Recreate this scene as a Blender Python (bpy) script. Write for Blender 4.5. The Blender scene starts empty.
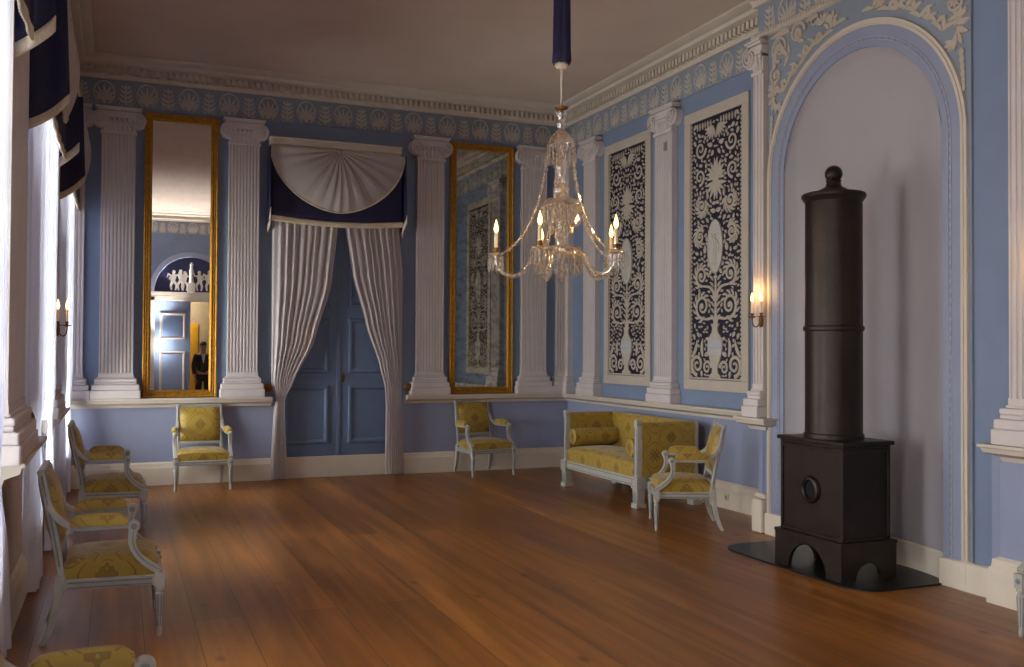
import bpy, math, random
from mathutils import Matrix, Vector
PI = math.pi
sc = bpy.context.scene
COL = sc.collection
rnd = random.Random(7)

# ------------------------------------------------------------------ room numbers (metres)
WX = -6.437          # window wall
LY = -12.9           # wall behind the camera
CZ = 5.0             # ceiling
FB, FT = 4.46, 4.77  # frieze
RB, RT = 0.92, 1.03  # chair rail
BH = 0.27            # baseboard
BX = -0.46           # face of the wall round the stove niche
BY = -4.93           # where that wall steps forward
AY, AR = -6.18, 1.08 # arch centre, outer radius
AS = 3.14             # springing height

# ------------------------------------------------------------------ materials
def lin(c):
    c = c / 255.0
    return c / 12.92 if c <= 0.04045 else ((c + 0.055) / 1.055) ** 2.4
def rgb(r, g, b): return (lin(r), lin(g), lin(b), 1.0)

def new_mat(name):
    m = bpy.data.materials.new(name); m.use_nodes = True
    nt = m.node_tree; nt.nodes.clear()
    out = nt.nodes.new('ShaderNodeOutputMaterial')
    return m, nt, out
def N(nt, typ, **kw):
    n = nt.nodes.new(typ)
    for k, v in kw.items():
        if k in n.inputs: n.inputs[k].default_value = v
        else: setattr(n, k, v)
    return n
def L(nt, a, b): nt.links.new(a, b)

def paint(name, c, rough=0.6, var=0.08, scale=6.0, bump=0.0, metal=0.0, spec=0.4):
    m, nt, out = new_mat(name)
    p = N(nt, 'ShaderNodeBsdfPrincipled'); L(nt, p.outputs[0], out.inputs[0])
    tc = N(nt, 'ShaderNodeTexCoord')
    no = N(nt, 'ShaderNodeTexNoise'); no.inputs['Scale'].default_value = scale; no.inputs['Detail'].default_value = 4
    L(nt, tc.outputs['Object'], no.inputs['Vector'])
    cr = N(nt, 'ShaderNodeValToRGB')
    a = [max(0, x * (1 - var)) for x in c[:3]] + [1]; b = [min(1, x * (1 + var)) for x in c[:3]] + [1]
    cr.color_ramp.elements[0].position = 0.3; cr.color_ramp.elements[1].position = 0.7
    cr.color_ramp.elements[0].color = a; cr.color_ramp.elements[1].color = b
    L(nt, no.outputs['Fac'], cr.inputs[0]); L(nt, cr.outputs[0], p.inputs['Base Color'])
    p.inputs['Roughness'].default_value = rough; p.inputs['Metallic'].default_value = metal
    p.inputs['Specular IOR Level'].default_value = spec
    if bump:
        bp = N(nt, 'ShaderNodeBump'); bp.inputs['Strength'].default_value = bump; bp.inputs['Distance'].default_value = 0.01
        n2 = N(nt, 'ShaderNodeTexNoise'); n2.inputs['Scale'].default_value = scale * 8
        L(nt, tc.outputs['Object'], n2.inputs['Vector'])
        L(nt, n2.outputs['Fac'], bp.inputs['Height']); L(nt, bp.outputs[0], p.inputs['Normal'])
    return m

def damask(name, base, dark, light):
    """yellow silk: an ogee lattice with a medallion in each cell"""
    m, nt, out = new_mat(name)
    p = N(nt, 'ShaderNodeBsdfPrincipled'); L(nt, p.outputs[0], out.inputs[0])
    p.inputs['Roughness'].default_value = 0.55; p.inputs['Sheen Weight'].default_value = 0.2
    tc = N(nt, 'ShaderNodeTexCoord'); sp = N(nt, 'ShaderNodeSeparateXYZ'); L(nt, tc.outputs['Object'], sp.inputs[0])
    def M(op, a, b=None):
        n = N(nt, 'ShaderNodeMath'); n.operation = op
        for i, v in enumerate((a, b)):
            if v is None: continue
            if isinstance(v, (int, float)): n.inputs[i].default_value = v
            else: L(nt, v, n.inputs[i])
        return n.outputs[0]
    x, y, z = sp.outputs
    sn = N(nt, 'ShaderNodeSeparateXYZ'); L(nt, tc.outputs['Normal'], sn.inputs[0])
    fx = M('GREATER_THAN', M('ABSOLUTE', sn.outputs[0]), 0.7); fz = M('GREATER_THAN', M('ABSOLUTE', sn.outputs[2]), 0.7)
    x = M('ADD', M('MULTIPLY', x, M('SUBTRACT', 1.0, fx)), M('MULTIPLY', y, fx))
    w = M('ADD', M('MULTIPLY', z, M('SUBTRACT', 1.0, fz)), M('MULTIPLY', y, fz))
    cu = M('COSINE', M('MULTIPLY', x, 2 * PI / 0.40)); cw = M('COSINE', M('MULTIPLY', w, 2 * PI / 0.36))
    s = M('ABSOLUTE', M('ADD', cu, cw))
    line = M('LESS_THAN', M('ABSOLUTE', M('SUBTRACT', s, 0.32)), 0.07)
    c3 = M('COSINE', M('MULTIPLY', x, 2 * PI / 0.05)); c4 = M('COSINE', M('MULTIPLY', w, 2 * PI / 0.06))
    medal = M('GREATER_THAN', M('ADD', M('ADD', cu, cw), M('MULTIPLY', M('MULTIPLY', c3, c4), 0.3)), 1.62)
    medal2 = M('LESS_THAN', M('ADD', M('ADD', cu, cw), M('MULTIPLY', M('MULTIPLY', c3, c4), 0.35)), -1.6)
    f = M('MINIMUM', M('ADD', M('ADD', line, medal), medal2), 1.0)
    no = N(nt, 'ShaderNodeTexNoise'); no.inputs['Scale'].default_value = 9
    L(nt, tc.outputs['Object'], no.inputs['Vector'])
    mx0 = N(nt, 'ShaderNodeMix'); mx0.data_type = 'RGBA'
    mx0.inputs[6].default_value = base; mx0.inputs[7].default_value = light; L(nt, no.outputs['Fac'], mx0.inputs[0])
    mx = N(nt, 'ShaderNodeMix'); mx.data_type = 'RGBA'
    L(nt, M('MULTIPLY', f, 0.6), mx.inputs[0]); L(nt, mx0.outputs[2], mx.inputs[6]); mx.inputs[7].default_value = dark
    L(nt, mx.outputs[2], p.inputs['Base Color'])
    bp = N(nt, 'ShaderNodeBump'); bp.inputs['Strength'].default_value = 0.25; bp.inputs['Distance'].default_value = 0.004
    L(nt, f, bp.inputs['Height']); L(nt, bp.outputs[0], p.inputs['Normal'])
    return m

def floor_mat():
    m, nt, out = new_mat('floor_boards')
    p = N(nt, 'ShaderNodeBsdfPrincipled'); L(nt, p.outputs[0], out.inputs[0])
    tc = N(nt, 'ShaderNodeTexCoord')
    mp = N(nt, 'ShaderNodeMapping'); mp.inputs['Rotation'].default_value = (0, 0, PI / 2)
    L(nt, tc.outputs['Object'], mp.inputs['Vector'])
    br = N(nt, 'ShaderNodeTexBrick'); br.offset = 0.37; br.offset_frequency = 2; br.squash = 1
    br.inputs['Scale'].default_value = 1.0; br.inputs['Brick Width'].default_value = 6.1; br.inputs['Row Height'].default_value = 0.285
    br.inputs['Mortar Size'].default_value = 0.0024; br.inputs['Mortar Smooth'].default_value = 0.2; br.inputs['Bias'].default_value = 0.0
    br.inputs['Color1'].default_value = rgb(*FLOOR_A); br.inputs['Color2'].default_value = rgb(*FLOOR_B); br.inputs['Mortar'].default_value = rgb(*FLOOR_C)
    L(nt, mp.outputs[0], br.inputs['Vector'])
    # long grain
    mg = N(nt, 'ShaderNodeMapping'); mg.inputs['Scale'].default_value = (11, 0.55, 1)
    L(nt, tc.outputs['Object'], mg.inputs['Vector'])
    ng = N(nt, 'ShaderNodeTexNoise'); ng.inputs['Scale'].default_value = 1.0; ng.inputs['Detail'].default_value = 5; ng.inputs['Distortion'].default_value = 0.5
    L(nt, mg.outputs[0], ng.inputs['Vector'])
    mw = N(nt, 'ShaderNodeMapping'); mw.inputs['Scale'].default_value = (1.6, 0.5, 1)
    L(nt, tc.outputs['Object'], mw.inputs['Vector'])
    nw = N(nt, 'ShaderNodeTexNoise'); nw.inputs['Scale'].default_value = 1.2; nw.inputs['Detail'].default_value = 5
    L(nt, mw.outputs[0], nw.inputs['Vector'])
    r1 = N(nt, 'ShaderNodeValToRGB'); r1.color_ramp.elements[0].position = 0.35; r1.color_ramp.elements[1].position = 0.75
    r1.color_ramp.elements[0].color = (0.66, 0.62, 0.58, 1); r1.color_ramp.elements[1].color = (1.22, 1.22, 1.20, 1)
    L(nt, ng.outputs['Fac'], r1.inputs[0])
    r2 = N(nt, 'ShaderNodeValToRGB'); r2.color_ramp.elements[0].position = 0.3; r2.color_ramp.elements[1].position = 0.7
    r2.color_ramp.elements[0].color = (0.68, 0.62, 0.6, 1); r2.color_ramp.elements[1].color = (1.15, 1.15, 1.1, 1)
    L(nt, nw.outputs['Fac'], r2.inputs[0])
    a = N(nt, 'ShaderNodeMix'); a.data_type = 'RGBA'; a.blend_type = 'MULTIPLY'; a.inputs[0].default_value = 1
    L(nt, br.outputs['Color'], a.inputs[6]); L(nt, r1.outputs[0], a.inputs[7])
    b = N(nt, 'ShaderNodeMix'); b.data_type = 'RGBA'; b.blend_type = 'MULTIPLY'; b.inputs[0].default_value = 1
    L(nt, a.outputs[2], b.inputs[6]); L(nt, r2.outputs[0], b.inputs[7])
    # knots
    mk = N(nt, 'ShaderNodeMapping'); mk.inputs['Scale'].default_value = (2.6, 1.3, 1)
    L(nt, tc.outputs['Object'], mk.inputs['Vector'])
    vo = N(nt, 'ShaderNodeTexVoronoi'); vo.inputs['Scale'].default_value = 1.0; L(nt, mk.outputs[0], vo.inputs['Vector'])
    rk = N(nt, 'ShaderNodeValToRGB'); rk.color_ramp.elements[0].position = 0.03; rk.color_ramp.elements[1].position = 0.10
    rk.color_ramp.elements[0].color = (0.35, 0.28, 0.25, 1); rk.color_ramp.elements[1].color = (1, 1, 1, 1)
    L(nt, vo.outputs['Distance'], rk.inputs[0])
    c = N(nt, 'ShaderNodeMix'); c.data_type = 'RGBA'; c.blend_type = 'MULTIPLY'; c.inputs[0].default_value = 0.8
    L(nt, b.outputs[2], c.inputs[6]); L(nt, rk.outputs[0], c.inputs[7])
    L(nt, c.outputs[2], p.inputs['Base Color'])
    rr = N(nt, 'ShaderNodeMapRange'); rr.inputs['To Min'].default_value = 0.30; rr.inputs['To Max'].default_value = 0.42
    L(nt, nw.outputs['Fac'], rr.inputs[0]); L(nt, rr.outputs[0], p.inputs['Roughness'])
    p.inputs['Specular IOR Level'].default_value = 0.45
    bp = N(nt, 'ShaderNodeBump'); bp.inputs['Strength'].default_value = 0.2; bp.inputs['Distance'].default_value = 0.003
    mxh = N(nt, 'ShaderNodeMath'); mxh.operation = 'SUBTRACT'
    L(nt, ng.outputs['Fac'], mxh.inputs[0]); L(nt, br.outputs['Fac'], mxh.inputs[1])
    L(nt, mxh.outputs[0], bp.inputs['Height']); L(nt, bp.outputs[0], p.inputs['Normal'])
    return m

def sheer(name, c, through=0.25, transl=0.5):
    m, nt, out = new_mat(name)
    d = N(nt, 'ShaderNodeBsdfDiffuse', Color=c); t = N(nt, 'ShaderNodeBsdfTranslucent', Color=c); tr = N(nt, 'ShaderNodeBsdfTransparent')
    tc = N(nt, 'ShaderNodeTexCoord'); wv = N(nt, 'ShaderNodeTexNoise'); wv.inputs['Scale'].default_value = 60
    L(nt, tc.outputs['Object'], wv.inputs['Vector'])
    mr = N(nt, 'ShaderNodeMapRange'); mr.inputs['To Min'].default_value = max(0, 1 - through - 0.06); mr.inputs['To Max'].default_value = min(1, 1 - through + 0.06)
    L(nt, wv.outputs['Fac'], mr.inputs[0])
    m1 = N(nt, 'ShaderNodeMixShader'); m1.inputs[0].default_value = transl
    L(nt, d.outputs[0], m1.inputs[1]); L(nt, t.outputs[0], m1.inputs[2])
    m2 = N(nt, 'ShaderNodeMixShader'); L(nt, mr.outputs[0], m2.inputs[0]); L(nt, tr.outputs[0], m2.inputs[1]); L(nt, m1.outputs[0], m2.inputs[2])
    L(nt, m2.outputs[0], out.inputs[0])
    return m

def crystal(name):
    m, nt, out = new_mat(name)
    tr = N(nt, 'ShaderNodeBsdfTransparent'); tr.inputs[0].default_value = (0.90, 0.90, 0.90, 1)
    g = N(nt, 'ShaderNodeBsdfGlossy'); g.inputs['Roughness'].default_value = 0.06; g.inputs['Color'].default_value = (1, 0.97, 0.92, 1)
    tl = N(nt, 'ShaderNodeBsdfTranslucent'); tl.inputs[0].default_value = (0.9, 0.87, 0.82, 1)
    tc = N(nt, 'ShaderNodeTexCoord'); no = N(nt, 'ShaderNodeTexNoise'); no.inputs['Scale'].default_value = 45
    L(nt, tc.outputs['Object'], no.inputs['Vector'])
    mr = N(nt, 'ShaderNodeMapRange'); mr.inputs['From Min'].default_value = 0.35; mr.inputs['From Max'].default_value = 0.65
    mr.inputs['To Min'].default_value = 0.4; mr.inputs['To Max'].default_value = 0.85
    L(nt, no.outputs['Fac'], mr.inputs[0])
    m0 = N(nt, 'ShaderNodeMixShader'); m0.inputs[0].default_value = 0.5
    L(nt, g.outputs[0], m0.inputs[1]); L(nt, tl.outputs[0], m0.inputs[2])
    m1 = N(nt, 'ShaderNodeMixShader'); L(nt, mr.outputs[0], m1.inputs[0]); L(nt, tr.outputs[0], m1.inputs[1]); L(nt, m0.outputs[0], m1.inputs[2])
    L(nt, m1.outputs[0], out.inputs[0])
    return m

def pane_mat():
    m, nt, out = new_mat('window_glass')
    tr = N(nt, 'ShaderNodeBsdfTransparent'); tr.inputs[0].default_value = (0.95, 0.97, 0.97, 1)
    g = N(nt, 'ShaderNodeBsdfGlossy'); g.inputs['Roughness'].default_value = 0.02
    fr = N(nt, 'ShaderNodeFresnel'); fr.inputs[0].default_value = 1.45
    mx = N(nt, 'ShaderNodeMixShader'); L(nt, fr.outputs[0], mx.inputs[0]); L(nt, tr.outputs[0], mx.inputs[1]); L(nt, g.outputs[0], mx.inputs[2])
    L(nt, mx.outputs[0], out.inputs[0]); return m

def mirror_mat(name, c, rough, haze):
    m, nt, out = new_mat(name)
    g = N(nt, 'ShaderNodeBsdfGlossy'); g.inputs['Roughness'].default_value = rough; g.inputs['Color'].default_value = c
    d = N(nt, 'ShaderNodeBsdfDiffuse'); d.inputs[0].default_value = rgb(104, 92, 80)
    tc = N(nt, 'ShaderNodeTexCoord'); no = N(nt, 'ShaderNodeTexNoise'); no.inputs['Scale'].default_value = 14; no.inputs['Detail'].default_value = 6
    L(nt, tc.outputs['Object'], no.inputs['Vector'])
    mr = N(nt, 'ShaderNodeMapRange'); mr.inputs['From Min'].default_value = 0.45; mr.inputs['From Max'].default_value = 0.8
    mr.inputs['To Min'].default_value = 0.0; mr.inputs['To Max'].default_value = haze
    L(nt, no.outputs['Fac'], mr.inputs[0])
    mx = N(nt, 'ShaderNodeMixShader'); L(nt, mr.outputs[0], mx.inputs[0]); L(nt, g.outputs[0], mx.inputs[1]); L(nt, d.outputs[0], mx.inputs[2])
    L(nt, mx.outputs[0], out.inputs[0]); return m

def glow(name, c, s, rim=None):
    m, nt, out = new_mat(name)
    e = N(nt, 'ShaderNodeEmission'); e.inputs[0].default_value = c; e.inputs[1].default_value = s
    if rim:
        lw = N(nt, 'ShaderNodeLayerWeight'); mr = N(nt, 'ShaderNodeMapRange')
        mr.inputs['To Min'].default_value = s; mr.inputs['To Max'].default_value = rim
        L(nt, lw.outputs['Facing'], mr.inputs[0]); L(nt, mr.outputs[0], e.inputs[1])
    L(nt, e.outputs[0], out.inputs[0]); return m

FLOOR_A, FLOOR_B, FLOOR_C = (166, 110, 48), (138, 88, 37), (70, 42, 22)
WORLD = 13.0
EXPOSURE = 0.46
MT = dict(
    blue=paint('wall_blue', rgb(122, 138, 166), 0.75, 0.05, 3),
    frieze=paint('frieze_blue', rgb(135, 146, 163), 0.75, 0.05, 4),
    dado=paint('dado_blue', rgb(148, 156, 184), 0.75, 0.04, 3),
    archblue=paint('arch_blue', rgb(142, 150, 176), 0.75, 0.04, 3),
    niche=paint('niche_grey', rgb(168, 164, 172), 0.85, 0.03, 2),
    white=paint('white_paint', rgb(204, 194, 182), 0.6, 0.04, 5),
    pil=paint('pilaster_white', rgb(208, 200, 200), 0.6, 0.04, 5),
    palm=paint('palmette_cream', rgb(184, 178, 172), 0.7, 0.05, 8),
    orn=paint('ornament_cream', rgb(184, 175, 163), 0.7, 0.06, 8),
    base=paint('baseboard_white', rgb(222, 212, 196), 0.5, 0.04, 4),
    ceil=paint('ceiling_plaster', rgb(206, 188, 174), 0.9, 0.04, 1.5),
    door=paint('door_blue', rgb(104, 123, 156), 0.55, 0.06, 4),
    chairwood=paint('chair_paint', rgb(176, 174, 166), 0.5, 0.07, 12),
    chairline=paint('chair_line_blue', rgb(124, 134, 142), 0.5, 0.07, 12),
    silk=damask('yellow_damask', rgb(160, 130, 44), rgb(108, 78, 18), rgb(174, 146, 58)),
    gold=paint('gilding', rgb(180, 128, 42), 0.42, 0.25, 30, 0.3, 0.6),
    brass=paint('old_brass', rgb(120, 84, 38), 0.4, 0.15, 30, 0, 0.8),
    black=paint('panel_navy', rgb(26, 24, 48), 0.6, 0.1, 6),
    pframe=paint('panel_frame', rgb(188, 178, 166), 0.6, 0.04, 6),
    vase=paint('vase_blue', rgb(178, 182, 190), 0.7, 0.05, 6),
    iron=paint('cast_iron', rgb(46, 38, 34), 0.42, 0.25, 5, 0.15, 0.55, 0.5),
    plate=paint('hearth_iron', rgb(34, 33, 33), 0.4, 0.2, 6, 0.1, 0.4, 0.5),
    hole=paint('stove_inside', rgb(14, 13, 13), 0.9, 0.1, 6),
    navy=paint('navy_silk', rgb(30, 28, 66), 0.6, 0.12, 10),
    fringe=paint('cream_fringe', rgb(214, 200, 176), 0.8, 0.12, 60),
    curtain=sheer('sheer_curtain', rgb(228, 231, 246), 0.02, 0.14),
    drape=sheer('door_drape', rgb(226, 217, 216), 0.05, 0.3),
    fan=sheer('fan_drape', rgb(206, 197, 196), 0.02, 0.2),
    cream=paint('candle_wax', rgb(240, 225, 190), 0.5, 0.03, 20),
    flame=glow('flame', (1.0, 0.52, 0.13, 1), 11.0, 1.2),
    lamp=glow('lamp_bulb', (1.0, 0.98, 0.95, 1), 420.0),
    crystal=crystal('cut_crystal'),
    glass=pane_mat(),
    mirrorA=mirror_mat('mirror_clear', (0.86, 0.86, 0.86, 1), 0.0, 0.10),
    mirrorB=mirror_mat('mirror_aged', (0.40, 0.39, 0.36, 1), 0.02, 0.6),
    winwood=paint('window_wood', rgb(216, 210, 202), 0.5, 0.04, 6),
    suit=paint('dark_suit', rgb(34, 34, 40), 0.8, 0.15, 20),
    shirt=paint('pale_shirt', rgb(190, 190, 200), 0.8, 0.05, 20),
    skin=paint('skin', rgb(190, 142, 118), 0.6, 0.06, 12),
    hair=paint('dark_hair', rgb(50, 40, 34), 0.7, 0.2, 40),
    beige=paint('beige_plaster', rgb(190, 176, 156), 0.85, 0.05, 3),
    yellow=paint('doorway_lit_yellow', rgb(232, 176, 40), 0.6, 0.05, 3),  # yellow light of the far doorway put into the colour
    putti=paint('relief_white', rgb(225, 220, 212), 0.7, 0.05, 8),
    lunette=paint('lunette_navy', rgb(52, 58, 96), 0.8, 0.06, 4),
    medal=paint('medallion_grey', rgb(186, 184, 184), 0.7, 0.05, 6),
    bead=paint('bead_pale', rgb(164, 167, 184), 0.7, 0.04, 6),
    plastic=paint('ivory_plastic', rgb(210, 200, 180), 0.4, 0.03, 10),
    greymetal=paint('grey_metal', rgb(150, 146, 144), 0.5, 0.06, 10, 0, 0.3),
)
MT['floor'] = floor_mat()

# ------------------------------------------------------------------ mesh builder
class MB:
    def __init__(s): s.v = []; s.f = []
    def add(s, vs, fs):
        b = len(s.v); s.v.extend([tuple(v) for v in vs]); s.f.extend([tuple(b + i for i in f) for f in fs]); return s
    def box(s, x0, x1, y0, y1, z0, z1):
        vs = [(x, y, z) for z in (z0, z1) for y in (y0, y1) for x in (x0, x1)]
        return s.add(vs, [(0, 2, 3, 1), (4, 5, 7, 6), (0, 1, 5, 4), (2, 6, 7, 3), (0, 4, 6, 2), (1, 3, 7, 5)])
    def hexa(s, b, t):
        vs = list(b) + list(t)
        return s.add(vs, [(3, 2, 1, 0), (4, 5, 6, 7), (0, 1, 5, 4), (1, 2, 6, 5), (2, 3, 7, 6), (3, 0, 4, 7)])
    def lathe(s, prof, seg=24, c=(0, 0, 0), axis='z', ribs=0, rib=0.0):
        vs = []; n = len(prof)
        for i in range(seg):
            a = 2 * PI * i / seg
            for r, h in prof:
                rr = r * (1 - rib * (0.5 - 0.5 * math.cos(a * ribs))) if ribs else r
                p = (rr * math.cos(a), rr * math.sin(a), h)
                if axis == 'y': p = (p[0], h, p[1])
                if axis == 'x': p = (h, p[0], p[1])
                vs.append((p[0] + c[0], p[1] + c[1], p[2] + c[2]))
        fs = []
        for i in range(seg):
            j = (i + 1) % seg
            for k in range(n - 1): fs.append((i * n + k, j * n + k, j * n + k + 1, i * n + k + 1))
        if prof[0][0] > 1e-6: fs.append(tuple(i * n for i in range(seg))[::-1])
        if prof[-1][0] > 1e-6: fs.append(tuple(i * n + n - 1 for i in range(seg)))
        return s.add(vs, fs)
    def ball(s, c, r, seg=14, rings=8, sq=(1, 1, 1)):
        b = MB(); b.lathe([(max(1e-7, r * math.sin(PI * k / rings)), -r * math.cos(PI * k / rings)) for k in range(rings + 1)], seg)
        return s.add([(c[0] + v[0] * sq[0], c[1] + v[1] * sq[1], c[2] + v[2] * sq[2]) for v in b.v], b.f)
    def tube(s, pts, r, seg=8, sec=None, up=(0, 0, 1), cap=True):
        pts = [Vector(p) for p in pts]; n = len(pts)
        rs = r if isinstance(r, (list, tuple)) else [r] * n
        if sec is None: sec = [(math.cos(2 * PI * i / seg), math.sin(2 * PI * i / seg)) for i in range(seg)]
        m = len(sec); vs = []; ref = Vector(up)
        for i, p in enumerate(pts):
            t = (pts[min(i + 1, n - 1)] - pts[max(i - 1, 0)]).normalized()
            a = ref - t * ref.dot(t)
            if a.length < 1e-4: a = Vector((1, 0, 0)) - t * t.x
            a.normalize(); b = t.cross(a); ref = a
            for q in sec: vs.append(p + (a * q[0] + b * q[1]) * rs[i])
        fs = []
        for i in range(n - 1):
            for k in range(m): fs.append((i * m + k, i * m + (k + 1) % m, (i + 1) * m + (k + 1) % m, (i + 1) * m + k))
        if cap: fs.append(tuple(range(m))[::-1]); fs.append(tuple((n - 1) * m + k for k in range(m)))
        return s.add(vs, fs)
    def sheet(s, rows, thick=None):
        n = len(rows[0]); b = len(s.v)
        for r in rows: s.v.extend([tuple(p) for p in r])
        for i in range(len(rows) - 1):
            for k in range(n - 1): s.f.append((b + i * n + k, b + i * n + k + 1, b + (i + 1) * n + k + 1, b + (i + 1) * n + k))
        return s
    def slab(s, poly, y0, y1):
        """polygon in x,z pushed from y0 to y1"""
        n = len(poly)
        vs = [(x, y0, z) for x, z in poly] + [(x, y1, z) for x, z in poly]
        return s.add(vs, [tuple(range(n)), tuple(range(2 * n - 1, n - 1, -1))] + [(i, i + n, (i + 1) % n + n, (i + 1) % n) for i in range(n)])
    def prism(s, poly, z0, z1):
        n = len(poly)
        vs = [(x, y, z0) for x, y in poly] + [(x, y, z1) for x, y in poly]
        return s.add(vs, [tuple(range(n))[::-1], tuple(range(n, 2 * n))] + [(i, (i + 1) % n, (i + 1) % n + n, i + n) for i in range(n)])
    def ribbon(s, pts, w, y0=0.0, t=0.008):
        """flat relief strip in the x,z plane, standing t proud of y0 towards -y"""
        n = len(pts); ws = w if isinstance(w, (list, tuple)) else [w] * n
        vs = []; t = t * rnd.uniform(0.75, 1.35)
        for i, (x, z) in enumerate(pts):
            a = pts[max(i - 1, 0)]; b = pts[min(i + 1, n - 1)]
            dx, dz = b[0] - a[0], b[1] - a[1]; l = math.hypot(dx, dz) or 1
            nx, nz = -dz / l, dx / l; h = ws[i] / 2
            vs += [(x + nx * h, y0, z + nz * h), (x + nx * h * 0.8, y0 - t, z + nz * h * 0.8), (x - nx * h * 0.8, y0 - t, z - nz * h * 0.8), (x - nx * h, y0, z - nz * h)]
        fs = []
        for i in range(n - 1):
            for k in range(3): fs.append((i * 4 + k, i * 4 + k + 1, i * 4 + 5 + k, i * 4 + 4 + k))
        fs += [(3, 2, 1, 0), tuple((n - 1) * 4 + k for k in range(4))]
        return s.add(vs, fs)
    def sweep(s, path, prof, closed=False):
        """profile (out, z) carried along a plan path; out is to the left-hand side of travel, mitred"""
        n = len(path); m = len(prof); vs = []
        def nrm(a, b):
            d = Vector((b[0] - a[0], b[1] - a[1])).normalized(); return Vector((d.y, -d.x))
        for i in range(n):
            if closed: n0 = nrm(path[i - 1], path[i]); n1 = nrm(path[i], path[(i + 1) % n])
            else:
                n0 = nrm(path[max(i - 1, 0)], path[max(i - 1, 0) + 1]); n1 = nrm(path[min(i, n - 2)], path[min(i, n - 2) + 1])
            k = n0 + n1; k = k / max(0.3, k.length_squared) * 2
            for o, z in prof: vs.append((path[i][0] + k.x * o, path[i][1] + k.y * o, z))
        fs = []
        for i in range(n if closed else n - 1):
            j = (i + 1) % n
            for q in range(m): fs.append((i * m + q, i * m + (q + 1) % m, j * m + (q + 1) % m, j * m + q))
        if not closed: fs += [tuple(range(m)), tuple((n - 1) * m + q for q in range(m))]
        return s.add(vs, fs)
    def xf(s, M):
        s.v = [tuple(M @ Vector(v)) for v in s.v]; return s
    def build(s, name, mat, parent=None, smooth=35, bevel=0.0, mods=None, label=None):
        import bmesh
        me = bpy.data.meshes.new(name); me.from_pydata(s.v, [], s.f)
        bm = bmesh.new(); bm.from_mesh(me); bmesh.ops.recalc_face_normals(bm, faces=bm.faces); bm.to_mesh(me); bm.free()
        mats = mat if isinstance(mat, (list, tuple)) else [mat]
        for x in mats: me.materials.append(x)
        if smooth:
            me.polygons.foreach_set('use_smooth', [True] * len(me.polygons)); me.set_sharp_from_angle(angle=math.radians(smooth))
        o = bpy.data.objects.new(name, me); COL.objects.link(o)
        if parent: o.parent = parent
        if bevel:
            b = o.modifiers.new('bevel', 'BEVEL'); b.width = bevel; b.segments = 2; b.limit_method = 'ANGLE'; b.angle_limit = math.radians(40)
        if label: o['label'] = label
        return o

def tag(o, label=None, cat=None, group=None, kind=None):
    if label: o['label'] = label
    if cat: o['category'] = cat
    if group: o['group'] = group
    if kind: o['kind'] = kind
    return o
def thing(name, label, cat, loc=(0, 0, 0), rz=0.0, group=None, kind=None):
    o = bpy.data.objects.new(name, None); COL.objects.link(o); o.empty_display_size = 0.1
    o.location = loc; o.rotation_euler = (0, 0, rz); return tag(o, label, cat, group, kind)
def copy_tree(o, parent=None):
    c = o.copy(); COL.objects.link(c)
    if parent: c.parent = parent
    for ch in list(o.children): copy_tree(ch, c)
    return c
def struct(o, label, cat): return tag(o, label, cat, kind='structure')
BACK, LEFT, RIGHT, FRONT = 0.0, PI / 2, -PI / 2, PI

def arc(cx, cz, r, a0, a1, n):
    return [(cx + r * math.cos(a0 + (a1 - a0) * i / n), cz + r * math.sin(a0 + (a1 - a0) * i / n)) for i in range(n + 1)]
def bez(p0, p1, p2, p3, n=12):
    out = []
    for i in range(n + 1):
        t = i / n; a = (1 - t) ** 3; b = 3 * (1 - t) ** 2 * t; c = 3 * (1 - t) * t * t; d = t ** 3
        out.append(tuple(a * p0[k] + b * p1[k] + c * p2[k] + d * p3[k] for k in range(len(p0))))
    return out
def spiral(cx, cz, r0, a0, turns, n=26, rend=0.12, sgn=1):
    return [(cx + r0 * (1 - (1 - rend) * i / n) * math.cos(a0 + sgn * turns * 2 * PI * i / n), cz + r0 * (1 - (1 - rend) * i / n) * math.sin(a0 + sgn * turns * 2 * PI * i / n)) for i in range(n + 1)]
def leaf(b, x, z, ang, ln, w, curl=0.0, y0=0.0, t=0.008, n=6):
    pts = []; a = ang
    px, pz = x, z
    for i in range(n + 1):
        pts.append((px, pz)); px += ln / n * math.cos(a); pz += ln / n * math.sin(a); a += curl / n
    ws = [max(0.15, math.sin(PI * (0.12 + 0.86 * i / n))) * w for i in range(n + 1)]
    b.ribbon(pts, ws, y0, t)
def disc(b, x, z, rx, rz, y0=0.0, t=0.008, n=20):
    b.slab([(x + rx * math.cos(2 * PI * i / n), z + rz * math.sin(2 * PI * i / n)) for i in range(n)], y0, y0 - t)
def flower(b, x, z, r, y0=0.0, t=0.008, n=6):
    for i in range(n): leaf(b, x, z, 2 * PI * i / n + 0.3, r, r * 0.55, 0, y0, t, 4)
    disc(b, x, z, r * 0.25, r * 0.25, y0, t * 1.6, 10)

# ------------------------------------------------------------------ shell
FZ = MB(); FZ.box(WX - 0.5, 0.3, LY - 3.2, 0.3, -0.1, 0.0)
struct(FZ.build('floor', MT['floor'], smooth=0), 'wide brown floorboards running the length of the room', 'floor')
c_ = MB(); c_.box(WX - 0.5, 0.3, LY - 0.3, 0.3, CZ, CZ + 0.1)
struct(c_.build('ceiling', MT['ceil'], smooth=0), 'plain plaster ceiling above the chandelier', 'ceiling')

def two_tone(b_up, b_dn, x0, x1, y0, y1):
    b_up.box(x0, x1, y0, y1, RB + 0.05, CZ); b_dn.box(x0, x1, y0, y1, 0.0, RB + 0.05)
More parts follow.
